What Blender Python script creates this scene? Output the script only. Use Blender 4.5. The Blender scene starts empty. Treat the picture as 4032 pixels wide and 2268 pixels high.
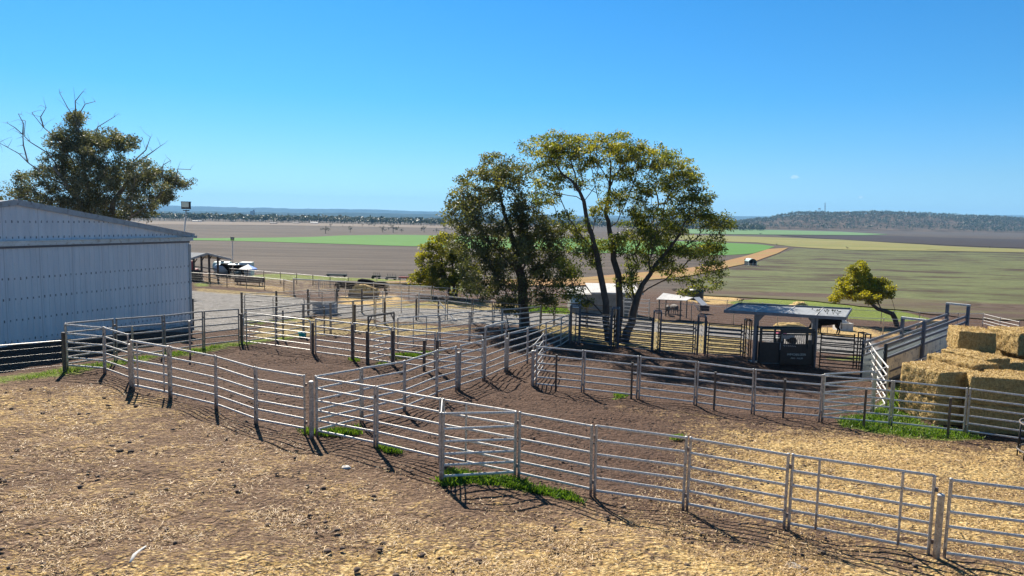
import bpy, math, random
import numpy as np
from mathutils import Vector, Matrix, Quaternion, noise as mnoise
R = math.radians
random.seed(7)
rng = np.random.default_rng(11)
sc = bpy.context.scene
COL = sc.collection

# ------------------------------------------------------------------ camera
FPX, PITCH, ROLL, CAMZ = 2780.0, R(5.63), R(1.15), 6.187
cam_d = bpy.data.cameras.new('camera')
cam = bpy.data.objects.new('camera', cam_d)
COL.objects.link(cam)
cam_d.sensor_width = 36.0
cam_d.lens = FPX / 4032 * 36
cam_d.clip_start, cam_d.clip_end = 0.1, 60000
_F = Vector((0, math.cos(PITCH), -math.sin(PITCH)))
_X0 = Vector((1, 0, 0))
_U0 = _X0.cross(_F)
_X = math.cos(ROLL) * _X0 + math.sin(ROLL) * _U0
_U = -math.sin(ROLL) * _X0 + math.cos(ROLL) * _U0
m = Matrix((_X, _U, -_F)).transposed().to_4x4()
m.translation = Vector((0, 0, CAMZ))
cam.matrix_world = m
sc.camera = cam

# ------------------------------------------------------------------ world, sun, exposure
SUN_AZ, SUN_EL = R(-24), R(43)           # azimuth measured from +Y towards +X
world = bpy.data.worlds.new('World')
sc.world = world
world.use_nodes = True
wn = world.node_tree
bg = wn.nodes['Background']
sky = wn.nodes.new('ShaderNodeTexSky')
sky.sky_type = 'NISHITA'
sky.sun_disc = False
sky.sun_elevation = SUN_EL
sky.sun_rotation = SUN_AZ
sky.altitude = 300
sky.air_density = 1.0
sky.dust_density = 0.25
sky.ozone_density = 3.0
# clear winter air: the low sky is a purer, cooler blue than the model's
tcw = wn.nodes.new('ShaderNodeTexCoord')
sepw = wn.nodes.new('ShaderNodeSeparateXYZ')
wn.links.new(tcw.outputs['Generated'], sepw.inputs[0])
rw = wn.nodes.new('ShaderNodeValToRGB')
ew = rw.color_ramp.elements
for _ in range(4): ew.new(.5)
for el, (p, c) in zip(ew, [(0.0, (.46, .80, 1.32)), (.06, (.42, .73, 1.03)), (.16, (.23, .70, 1.02)), (.37, (.125, .68, 1.04)), (.6, (.26, .56, .72)), (1.0, (.34, .46, .56))]):
    el.position = p; el.color = (*c, 1)
wn.links.new(sepw.outputs[2], rw.inputs[0])
mw = wn.nodes.new('ShaderNodeMix'); mw.data_type = 'RGBA'; mw.blend_type = 'MULTIPLY'
mw.inputs[0].default_value = 1.0
wn.links.new(sky.outputs[0], mw.inputs[6]); wn.links.new(rw.outputs[0], mw.inputs[7])
wn.links.new(mw.outputs[2], bg.inputs['Color'])
bg.inputs['Strength'].default_value = 0.057
sun_d = bpy.data.lights.new('sun', 'SUN')
sun_d.energy = 5.0
sun_d.angle = R(0.5)
sun_d.color = (1.0, 0.92, 0.79)
sun = bpy.data.objects.new('sun', sun_d)
COL.objects.link(sun)
sdir = Vector((math.sin(SUN_AZ) * math.cos(SUN_EL), math.cos(SUN_AZ) * math.cos(SUN_EL), math.sin(SUN_EL)))
sun.rotation_euler = (-sdir).to_track_quat('-Z', 'Y').to_euler()
sun.location = (0, 0, 60)
sc.view_settings.view_transform = 'Standard'
sc.view_settings.look = 'None'
sc.view_settings.gamma = 1
sc.view_settings.exposure = 1.2
sc.cycles.max_bounces = 8
sc.cycles.transparent_max_bounces = 12
sc.cycles.volume_bounces = 0

# ------------------------------------------------------------------ terrain
YB = [-80, 90, 110, 140, 200, 300, 500, 800, 30000]
HB = [6.187 - .0289 * 80, 8.79, 10.3, 12.5, 15.5, 18.0, 20.5, 22.0, 22.0]
def ground_z(x, y):
    x = np.asarray(x, float); y = np.asarray(y, float)
    h = np.interp(y, YB, HB)
    t = np.clip((y - 70) / 80, 0, 1); fade = 1 - t * t * (3 - 2 * t)
    h = h + .0443 * np.clip(x, -34, 40) * fade
    # the wooded hill's apron rising on the right, far off
    d = np.clip((y - 2300) / 1500, 0, 1) * np.clip((x - 600) / 1500, 0, 1)
    h = h - 26 * d
    return CAMZ - h
def gz(x, y):
    k = 0
    while k < len(YB) - 2 and y > YB[k + 1]: k += 1
    f = min(1, max(0, (y - YB[k]) / (YB[k + 1] - YB[k])))
    h = HB[k] + (HB[k + 1] - HB[k]) * f
    t = min(1, max(0, (y - 70) / 80))
    h += .0443 * min(40, max(-34, x)) * (1 - t * t * (3 - 2 * t))
    if y > 2300 and x > 600: h -= 26 * min(1, (y - 2300) / 1500) * min(1, (x - 600) / 1500)
    return CAMZ - h
def ray(u, v):
    return _F + (float(u) - 2016) / FPX * _X + (1134 - float(v)) / FPX * _U
def at(u, v, dh=0.0):
    """ground point (raised dh) seen at photo pixel u,v"""
    d = ray(u, v); t = 4.0; o = Vector((0, 0, CAMZ)); prev = t
    while t < 40000:
        p = o + d * t
        if p.z < gz(p.x, p.y) + dh: break
        prev = t; t *= 1.03
    a, b = prev, t
    for _ in range(40):
        c = .5 * (a + b); p = o + d * c
        if p.z < gz(p.x, p.y) + dh: b = c
        else: a = c
    p = o + d * b
    return Vector((p.x, p.y, p.z))
def at_y(u, v, y):
    d = ray(u, v); return Vector((0, 0, CAMZ)) + d * (y / d.y)
def onz(x, y, dz=0): return Vector((x, y, gz(x, y) + dz))

# ------------------------------------------------------------------ materials
def nodes_of(name):
    mt = bpy.data.materials.new(name); mt.use_nodes = True
    nt = mt.node_tree; b = nt.nodes['Principled BSDF']
    return mt, nt, b
def N(nt, t, **kw):
    n = nt.nodes.new(t)
    for k, v in kw.items():
        if k in n.inputs: n.inputs[k].default_value = v
        else: setattr(n, k, v)
    return n
def ramp(nt, src, stops):
    n = nt.nodes.new('ShaderNodeValToRGB'); e = n.color_ramp.elements
    while len(e) < len(stops): e.new(0.5)
    for el, (p, c) in zip(e, stops):
        el.position = p; el.color = (*c, 1) if len(c) == 3 else c
    nt.links.new(src, n.inputs[0]); return n.outputs[0]
def mix(nt, fac, a, b, mode='MIX'):
    n = nt.nodes.new('ShaderNodeMix'); n.data_type = 'RGBA'; n.blend_type = mode
    for s, v in ((0, fac), (6, a), (7, b)):
        if hasattr(v, 'links') or hasattr(v, 'is_linked'): nt.links.new(v, n.inputs[s])
        elif isinstance(v, (int, float)): n.inputs[s].default_value = v
        else: n.inputs[s].default_value = (*v, 1)
    return n.outputs[2]
def math_n(nt, op, a, b=0.0, clamp=False):
    n = nt.nodes.new('ShaderNodeMath'); n.operation = op; n.use_clamp = clamp
    for i, v in enumerate((a, b)):
        if hasattr(v, 'is_linked'): nt.links.new(v, n.inputs[i])
        else: n.inputs[i].default_value = v
    return n.outputs[0]
def noise(nt, co, scale, detail=4, rough=.55, vec_scale=None):
    if vec_scale:
        mp = nt.nodes.new('ShaderNodeMapping'); mp.inputs['Scale'].default_value = vec_scale
        nt.links.new(co, mp.inputs[0]); co = mp.outputs[0]
    n = nt.nodes.new('ShaderNodeTexNoise'); n.inputs['Scale'].default_value = scale
    n.inputs['Detail'].default_value = detail; n.inputs['Roughness'].default_value = rough
    nt.links.new(co, n.inputs['Vector']); return n.outputs[0]
def bump(nt, b, h, strength=.4, dist=.02):
    n = nt.nodes.new('ShaderNodeBump'); n.inputs['Strength'].default_value = strength
    n.inputs['Distance'].default_value = dist
    nt.links.new(h, n.inputs['Height']); nt.links.new(n.outputs[0], b.inputs['Normal'])
def objco(nt): return nt.nodes.new('ShaderNodeTexCoord').outputs['Object']
def poscoord(nt): return nt.nodes.new('ShaderNodeNewGeometry').outputs['Position']

def simple(name, c, rough=.6, metal=0.0, var=.25, scale=3.0, dirt=None, bmp=0.0):
    mt, nt, b = nodes_of(name)
    co = poscoord(nt)
    n1 = noise(nt, co, scale, 5)
    c2 = tuple(max(0, x * (1 - var)) for x in c); c3 = tuple(min(1, x * (1 + var)) for x in c)
    col = ramp(nt, n1, [(.3, c2), (.7, c3)])
    if dirt:
        n2 = noise(nt, co, scale * 2.7, 6, .7)
        f = ramp(nt, n2, [(.52, (0, 0, 0)), (.68, (1, 1, 1))])
        col = mix(nt, f, col, dirt)
    nt.links.new(col, b.inputs['Base Color'])
    b.inputs['Roughness'].default_value = rough; b.inputs['Metallic'].default_value = metal
    if bmp: bump(nt, b, noise(nt, co, scale * 8, 4), bmp, .01)
    return mt

M = {}
M['galv'] = simple('galvanised_steel', (.62, .60, .57), .48, .35, .2, 9, (.22, .19, .17))
M['galv_post'] = simple('galvanised_post', (.56, .54, .51), .52, .25, .3, 11, (.13, .10, .085))
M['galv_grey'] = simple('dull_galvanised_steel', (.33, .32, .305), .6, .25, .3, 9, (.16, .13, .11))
M['old_post'] = simple('weathered_post', (.13, .115, .105), .8, .1, .4, 7, (.06, .045, .04))
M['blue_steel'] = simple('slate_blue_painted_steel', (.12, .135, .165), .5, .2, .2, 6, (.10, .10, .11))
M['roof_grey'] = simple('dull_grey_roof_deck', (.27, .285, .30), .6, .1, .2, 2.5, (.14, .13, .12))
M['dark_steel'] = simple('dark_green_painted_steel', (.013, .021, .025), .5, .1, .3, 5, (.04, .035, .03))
M['white_pipe'] = simple('white_painted_pipe', (.60, .60, .59), .45, .0, .08, 5, (.4, .34, .28))
M['wire'] = simple('fence_wire', (.40, .38, .36), .5, .5, .2, 5)
M['roof_sheet'] = simple('bare_roof_sheet', (.62, .64, .66), .4, .5, .12, 1.5, (.42, .38, .34))
M['white_roof'] = simple('white_roof_sheet', (.56, .56, .55), .5, .0, .08, 1.2, (.55, .52, .48))
M['roof_edge'] = simple('grey_barge_flashing', (.40, .40, .40), .85, .0, .12, 2, (.25, .22, .2))
M['block'] = simple('grey_block_wall', (.27, .25, .23), .85, 0, .15, 2, (.18, .16, .14))
M['concrete'] = simple('pale_concrete', (.48, .48, .47), .8, 0, .15, 3, (.3, .29, .27))
M['grey_plastic'] = simple('grey_tub', (.30, .32, .35), .6, 0, .12, 2, (.2, .2, .2))
M['black_hide'] = simple('black_hide', (.008, .007, .007), .95, 0, .3, 6)
M['black_hide'].node_tree.nodes['Principled BSDF'].inputs['Specular IOR Level'].default_value = .12
M['tan_hide'] = simple('tan_hide', (.52, .34, .17), .75, 0, .15, 4, (.62, .46, .28))
M['teal'] = simple('teal_plastic', (.02, .42, .42), .4, 0, .1, 3)
M['red_paint'] = simple('red_machine_paint', (.42, .045, .03), .45, 0, .2, 3, (.2, .05, .03))
M['green_paint'] = simple('faded_green_paint', (.03, .075, .075), .6, 0, .25, 2)
M['white_paint'] = simple('white_paint', (.58, .58, .57), .5, 0, .06, 2)
M['blue_paint'] = simple('blue_canvas', (.04, .20, .72), .6, 0, .12, 2)
M['pale_blue'] = simple('pale_blue_plastic', (.30, .44, .55), .5, 0, .12, 1.5)
M['pale_green'] = simple('pale_green_plastic', (.30, .44, .42), .5, 0, .12, 1.5)
M['black_steel'] = simple('black_steel', (.018, .017, .017), .6, .2, .3, 4)
M['timber'] = simple('dark_timber', (.07, .05, .042), .8, 0, .35, 6)
M['lamp_glass'] = simple('lamp_glass', (.26, .29, .27), .25, .2, .1, 6)
M['letter'] = simple('faded_lettering', (.50, .58, .55), .7, 0, .2, 12)
M['sheet_cream'] = simple('mottled_zinc_sheet', (.78, .72, .56), .6, .0, .18, 1.1, (.25, .25, .24))
M['sheet_blue'] = simple('pale_blue_zinc_sheet', (.34, .42, .50), .45, .3, .12, 1.1)
M['pink'] = simple('pink_cloth', (.7, .18, .28), .7, 0, .15, 3)
M['cloud'] = simple('far_block', (.30, .33, .38), .8, 0, .1, .05)
M['far_white'] = simple('far_white_wall', (.55, .53, .51), .8, 0, .1, .05)
M['far_dark'] = simple('far_dark_roof', (.16, .15, .16), .8, 0, .1, .05)

def mud_foot(mt, top=.16):
    nt = mt.node_tree; b = nt.nodes['Principled BSDF']; src = b.inputs['Base Color'].links[0].from_socket
    sep = nt.nodes.new('ShaderNodeSeparateXYZ'); nt.links.new(objco(nt), sep.inputs[0])
    w = math_n(nt, 'ADD', sep.outputs[2], math_n(nt, 'MULTIPLY', math_n(nt, 'SUBTRACT', noise(nt, poscoord(nt), 9, 4), .5), .35))
    f = ramp(nt, w, [(top * .3, (.85,) * 3), (top * 1.4, (0, 0, 0))])
    nt.links.new(mix(nt, f, src, (.16, .10, .07)), b.inputs['Base Color'])
mud_foot(M['galv_post'])
# bark
def bark(name, c1, c2):
    mt, nt, b = nodes_of(name); co = poscoord(nt)
    n1 = noise(nt, co, 6, 6, .6, (1, 1, .25))
    nt.links.new(ramp(nt, n1, [(.3, c1), (.7, c2)]), b.inputs['Base Color'])
    b.inputs['Roughness'].default_value = .9
    bump(nt, b, noise(nt, co, 14, 5, .6, (1, 1, .2)), .6, .02)
    return mt
M['bark_dark'] = bark('dark_bark', (.045, .032, .026), (.11, .08, .065))
M['bark_grey'] = bark('grey_gum_bark', (.10, .085, .075), (.27, .24, .21))

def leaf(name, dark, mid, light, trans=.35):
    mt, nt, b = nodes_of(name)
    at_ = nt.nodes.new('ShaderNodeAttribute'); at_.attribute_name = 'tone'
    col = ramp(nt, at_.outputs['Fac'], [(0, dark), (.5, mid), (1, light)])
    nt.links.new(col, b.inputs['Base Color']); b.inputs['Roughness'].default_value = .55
    tr = nt.nodes.new('ShaderNodeBsdfTranslucent')
    c2 = mix(nt, 1.0, col, (1.15, 1.1, .5), 'MULTIPLY')
    nt.links.new(c2, tr.inputs['Color'])
    ms = nt.nodes.new('ShaderNodeMixShader'); ms.inputs[0].default_value = trans
    nt.links.new(b.outputs[0], ms.inputs[1]); nt.links.new(tr.outputs[0], ms.inputs[2])
    nt.links.new(ms.outputs[0], nt.nodes['Material Output'].inputs['Surface'])
    return mt
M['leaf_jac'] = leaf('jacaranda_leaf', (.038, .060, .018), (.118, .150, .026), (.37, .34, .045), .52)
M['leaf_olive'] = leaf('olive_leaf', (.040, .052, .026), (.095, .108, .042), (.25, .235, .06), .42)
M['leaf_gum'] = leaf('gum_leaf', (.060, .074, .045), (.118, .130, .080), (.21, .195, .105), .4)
M['leaf_yellow'] = leaf('yellow_green_leaf', (.075, .095, .018), (.235, .235, .022), (.47, .42, .03), .5)
M['leaf_far'] = leaf('far_gum_leaf', (.022, .036, .024), (.045, .060, .038), (.095, .105, .066), .25)
M['grass'] = leaf('green_grass', (.045, .085, .012), (.115, .225, .022), (.25, .33, .06), .42)
M['straw_bits'] = leaf('loose_straw', (.17, .095, .04), (.42, .27, .11), (.74, .54, .27), .2)
M['leaf_ornament'] = leaf('leafless_twig_leaf', (.03, .03, .02), (.06, .06, .03), (.1, .1, .04), .2)

def straw_bale():
    mt, nt, b = nodes_of('straw_bale'); co = poscoord(nt)
    n1 = noise(nt, co, 13, 8, .82, (1, 1, .8)); n2 = noise(nt, co, 5, 5, .6)
    n3 = noise(nt, co, 9, 6, .8, (2.2, 2.2, .7))
    col = ramp(nt, n1, [(.30, (.10, .055, .018)), (.45, (.40, .26, .08)), (.58, (.64, .46, .18)), (.75, (.86, .69, .36))])
    col = mix(nt, ramp(nt, n3, [(.40, (1, 1, 1)), (.47, (0, 0, 0))]), col, (.17, .10, .035))
    col = mix(nt, .35, col, ramp(nt, n2, [(.35, (.32, .21, .07)), (.65, (.64, .47, .20))]))
    nt.links.new(col, b.inputs['Base Color']); b.inputs['Roughness'].default_value = .85
    bump(nt, b, math_n(nt, 'ADD', n1, math_n(nt, 'MULTIPLY', n3, .5)), 1.0, .09)
    return mt
M['bale'] = straw_bale()

# shed wall: pale grey-lilac corrugated sheet with rows of rust-stained screws
def shed_wall():
    mt, nt, b = nodes_of('shed_wall_sheet'); co = objco(nt)
    sep = nt.nodes.new('ShaderNodeSeparateXYZ'); nt.links.new(co, sep.inputs[0])
    x, z = sep.outputs[0], sep.outputs[2]
    def rowmask(z0, seed):
        wob = math_n(nt, 'MULTIPLY', math_n(nt, 'SUBTRACT', noise(nt, co, 3.1 + seed, 2), .5), .12)
        dz = math_n(nt, 'ABSOLUTE', math_n(nt, 'ADD', math_n(nt, 'SUBTRACT', z, z0), wob))
        fx = math_n(nt, 'ABSOLUTE', math_n(nt, 'SUBTRACT', math_n(nt, 'FRACT', math_n(nt, 'DIVIDE', x, .27)), .5))
        a = math_n(nt, 'LESS_THAN', dz, .05); c = math_n(nt, 'LESS_THAN', fx, .11)
        return math_n(nt, 'MULTIPLY', a, c)
    tot = None
    for i, z0 in enumerate((.62, 1.55, 2.5, 3.42, 5.25, 5.95)):
        r_ = rowmask(z0, i * .7)
        tot = r_ if tot is None else math_n(nt, 'MAXIMUM', tot, r_)
    rn = noise(nt, co, 4.0, 4, .6)
    tot = math_n(nt, 'MULTIPLY', tot, ramp(nt, rn, [(.25, (.2,) * 3), (.6, (.95,) * 3)]))
    base = ramp(nt, noise(nt, co, 1.2, 5, .6, (2.2, 1, .25)), [(.3, (.64, .62, .63)), (.7, (.76, .73, .73))])
    ribs = math_n(nt, 'ABSOLUTE', math_n(nt, 'SUBTRACT', math_n(nt, 'FRACT', math_n(nt, 'DIVIDE', x, 1.62)), .5))
    lap = math_n(nt, 'LESS_THAN', ribs, .012)
    base = mix(nt, math_n(nt, 'MULTIPLY', lap, .35), base, (.2, .2, .22))
    # grime rising from the ground and streaks
    lowd = ramp(nt, math_n(nt, 'ADD', z, math_n(nt, 'MULTIPLY', math_n(nt, 'SUBTRACT', noise(nt, co, 1.7, 5, .65), .5), 1.6)),
                [(.0, (.75,) * 3), (.55, (0, 0, 0))])
    base = mix(nt, lowd, base, (.30, .29, .30))
    speck = ramp(nt, noise(nt, co, 16, 5, .7, (1, 1, .35)), [(.60, (0, 0, 0)), (.72, (.45,) * 3)])
    base = mix(nt, speck, base, (.34, .33, .35))
    col = mix(nt, tot, base, (.08, .07, .075))
    nt.links.new(col, b.inputs['Base Color']); b.inputs['Roughness'].default_value = .5
    return mt
M['shed'] = shed_wall()

# ground of the yards, blended from masks stored on the sheet
def ground_mat():
    mt, nt, b = nodes_of('yard_ground'); co = poscoord(nt)
    def attr(n):
        a = nt.nodes.new('ShaderNodeAttribute'); a.attribute_name = n; return a
    A = attr('mask1'); B = attr('mask2')
    sa = nt.nodes.new('ShaderNodeSeparateColor'); nt.links.new(A.outputs['Color'], sa.inputs[0])
    sb = nt.nodes.new('ShaderNodeSeparateColor'); nt.links.new(B.outputs['Color'], sb.inputs[0])
    straw, gravel, green = sa.outputs[0], sa.outputs[1], sa.outputs[2]
    dry, near, rough_ = sb.outputs[0], sb.outputs[1], sb.outputs[2]
    big = noise(nt, co, .35, 5, .6); mid = noise(nt, co, 2.2, 6, .65); fine = noise(nt, co, 11, 5, .7)
    vf = noise(nt, co, 34, 4, .7)
    dirt = ramp(nt, mid, [(.30, (.050, .029, .020)), (.52, (.105, .062, .043)), (.72, (.165, .105, .075))])
    dirt = mix(nt, .62, dirt, ramp(nt, fine, [(.36, (.036, .021, .015)), (.54, (.125, .076, .055)), (.72, (.24, .16, .12))]))
    dirt = mix(nt, ramp(nt, vf, [(.62, (0, 0, 0)), (.74, (.7,) * 3)]), dirt, (.30, .215, .16))
    dirt = mix(nt, ramp(nt, big, [(.38, (.4,) * 3), (.6, (0, 0, 0))]), dirt, (.12, .078, .058))
    dusty = ramp(nt, fine, [(.34, (.105, .066, .043)), (.52, (.225, .148, .098)), (.7, (.34, .245, .17))])
    dirt = mix(nt, math_n(nt, 'MULTIPLY', rough_, math_n(nt, 'ADD', math_n(nt, 'MULTIPLY', math_n(nt, 'SUBTRACT', big, .42), 2.2), .62, True), True), dirt, dusty)
    # far paddock earth: greyer, in long low streaks
    streak = noise(nt, co, .16, 9, .78, (.12, 1, 1)); st2 = noise(nt, co, .045, 7, .7, (.09, 1, 1))
    farc = ramp(nt, streak, [(.36, (.026, .019, .015)), (.5, (.056, .042, .034)), (.64, (.105, .082, .066))])
    farc = mix(nt, ramp(nt, st2, [(.50, (0, 0, 0)), (.58, (.8,) * 3)]), farc, (.030, .021, .017))
    farc = mix(nt, ramp(nt, noise(nt, co, 1.6, 4, .7), [(.5, (0, 0, 0)), (.7, (.55,) * 3)]), farc, (.135, .115, .078))
    col = mix(nt, near, farc, dirt)
    # straw flecks: long thin noise in three directions, thresholded by the amount of straw
    def flecks(ang, sc_):
        mp = nt.nodes.new('ShaderNodeMapping'); mp.inputs['Rotation'].default_value = (0, 0, ang)
        mp.inputs['Scale'].default_value = (1, 3.6, 1); nt.links.new(co, mp.inputs[0])
        n = nt.nodes.new('ShaderNodeTexNoise'); n.inputs['Scale'].default_value = sc_
        n.inputs['Detail'].default_value = 2; nt.links.new(mp.outputs[0], n.inputs[0]); return n.outputs[0]
    fl = math_n(nt, 'MAXIMUM', math_n(nt, 'MAXIMUM', flecks(.3, 10.0), flecks(1.5, 9.0)), flecks(2.5, 11.5))
    amt = math_n(nt, 'ADD', straw, math_n(nt, 'MULTIPLY', math_n(nt, 'SUBTRACT', mid, .5), 1.25))
    amt = math_n(nt, 'ADD', amt, math_n(nt, 'MULTIPLY', math_n(nt, 'SUBTRACT', big, .5), .7))
    thr = math_n(nt, 'SUBTRACT', .80, math_n(nt, 'MULTIPLY', amt, .40))
    sm = math_n(nt, 'MULTIPLY', math_n(nt, 'SUBTRACT', fl, thr), 11.0, True)
    sm = math_n(nt, 'MULTIPLY', sm, math_n(nt, 'MULTIPLY', straw, 6.0, True))
    scol = ramp(nt, fine, [(.32, (.22, .13, .045)), (.48, (.50, .335, .13)), (.64, (.78, .60, .31))])
    col = mix(nt, sm, col, scol)
    gcol = ramp(nt, mid, [(.3, (.17, .16, .15)), (.5, (.25, .238, .228)), (.72, (.33, .315, .30))])
    gcol = mix(nt, ramp(nt, fine, [(.55, (0, 0, 0)), (.7, (.6,) * 3)]), gcol, (.16, .15, .15))
    gm = math_n(nt, 'MULTIPLY', math_n(nt, 'SUBTRACT', math_n(nt, 'ADD', gravel, math_n(nt, 'MULTIPLY', math_n(nt, 'SUBTRACT', mid, .5), .8)), .35), 3.0, True)
    col = mix(nt, gm, col, gcol)
    dcol = ramp(nt, fine, [(.3, (.19, .14, .06)), (.5, (.36, .28, .12)), (.72, (.50, .42, .22))])
    dm = math_n(nt, 'MULTIPLY', math_n(nt, 'SUBTRACT', math_n(nt, 'ADD', dry, math_n(nt, 'MULTIPLY', math_n(nt, 'SUBTRACT', mid, .5), 1.1)), .4), 3.0, True)
    col = mix(nt, dm, col, dcol)
    grc = ramp(nt, fine, [(.3, (.075, .115, .018)), (.5, (.16, .21, .04)), (.72, (.30, .31, .08))])
    grm = math_n(nt, 'MULTIPLY', math_n(nt, 'SUBTRACT', math_n(nt, 'ADD', green, math_n(nt, 'MULTIPLY', math_n(nt, 'SUBTRACT', mid, .5), 1.3)), .42), 3.5, True)
    col = mix(nt, grm, col, grc)
    nt.links.new(col, b.inputs['Base Color'])
    b.inputs['Roughness'].default_value = .95
    b.inputs['Specular IOR Level'].default_value = .15
    vo = nt.nodes.new('ShaderNodeTexVoronoi'); vo.inputs['Scale'].default_value = 4.2; vo.feature = 'SMOOTH_F1'
    wob = nt.nodes.new('ShaderNodeVectorMath'); wob.operation = 'ADD'
    nz = nt.nodes.new('ShaderNodeTexNoise'); nz.inputs['Scale'].default_value = 3.0; nt.links.new(co, nz.inputs[0])
    nt.links.new(co, wob.inputs[0]); nt.links.new(nz.outputs[1], wob.inputs[1]); nt.links.new(wob.outputs[0], vo.inputs['Vector'])
    hoof = math_n(nt, 'MULTIPLY', math_n(nt, 'MULTIPLY', vo.outputs['Distance'], 1.6, True), 1.3)
    h = math_n(nt, 'ADD', math_n(nt, 'ADD', hoof, math_n(nt, 'MULTIPLY', mid, 1.6)), math_n(nt, 'ADD', fine, math_n(nt, 'MULTIPLY', fl, .8)))
    n = nt.nodes.new('ShaderNodeBump'); n.inputs['Distance'].default_value = .13
    nt.links.new(math_n(nt, 'ADD', math_n(nt, 'MULTIPLY', near, .8), .15), n.inputs['Strength'])
    nt.links.new(h, n.inputs['Height']); nt.links.new(n.outputs[0], b.inputs['Normal'])
    return mt
M['ground'] = ground_mat()

def field_mat(name, dark, mid, light, patch=None, sx=.12, s=.5, patch_amt=.6):
    mt, nt, b = nodes_of(name); co = poscoord(nt)
    st = noise(nt, co, s * .3, 9, .78, (sx, 1, 1)); sp = noise(nt, co, s * 1.9, 7, .8, (.6, 1, 1))
    col = ramp(nt, st, [(.3, dark), (.5, mid), (.7, light)])
    col = mix(nt, .55, col, ramp(nt, sp, [(.32, dark), (.5, mid), (.66, light)]))
    if patch:
        f = ramp(nt, noise(nt, co, s * .13, 7, .72, (sx * .7, 1, 1)), [(.47, (0, 0, 0)), (.60, (patch_amt,) * 3)])
        col = mix(nt, f, col, patch)
    nt.links.new(col, b.inputs['Base Color']); b.inputs['Roughness'].default_value = .95
    b.inputs['Specular IOR Level'].default_value = .1
    bump(nt, b, sp, .35, .25)
    return mt
M['f_green'] = field_mat('young_crop', (.052, .135, .026), (.070, .165, .035), (.09, .19, .048), None, .3, .1)
M['f_yellow'] = field_mat('ripening_crop', (.13, .13, .045), (.175, .165, .06), (.23, .21, .085), (.115, .14, .04), .1, .05)
M['f_dark'] = field_mat('ploughed_earth', (.024, .019, .019), (.036, .028, .028), (.05, .04, .038), None, .05, .1)
M['f_bluegreen'] = field_mat('pale_green_crop', (.075, .15, .06), (.10, .18, .075), (.13, .21, .10), None, .05, .05)
M['f_track'] = field_mat('orange_dirt_track', (.17, .092, .040), (.25, .145, .065), (.32, .20, .10), (.21, .175, .06), .25, .35)
M['f_stubble'] = field_mat('green_stubble', (.048, .048, .026), (.092, .105, .046), (.165, .175, .088), (.046, .031, .024), .7, .42, .95)
M['f_grass'] = field_mat('grass_verge', (.11, .14, .025), (.19, .24, .045), (.30, .32, .08), (.24, .19, .07), .4, .9)
M['f_brown'] = field_mat('bare_brown_earth', (.045, .030, .025), (.075, .052, .042), (.125, .092, .074), (.11, .12, .05), .15, .6)
M['f_pale'] = field_mat('pale_dry_grass', (.12, .095, .078), (.155, .125, .10), (.20, .165, .135), None, .1, .03)
def hill_mat(name, c1, c2, c3, s):
    mt, nt, b = nodes_of(name); co = poscoord(nt)
    col = ramp(nt, noise(nt, co, s, 6, .65), [(.32, c1), (.5, c2), (.7, c3)])
    nt.links.new(col, b.inputs['Base Color']); b.inputs['Roughness'].default_value = 1
    b.inputs['Specular IOR Level'].default_value = 0
    return mt
M['ridge'] = hill_mat('distant_ridge', (.020, .030, .030), (.035, .045, .04), (.06, .065, .055), .004)
M['hill'] = hill_mat('wooded_hill_soil', (.040, .034, .026), (.085, .065, .05), (.15, .115, .09), .012)

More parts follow.
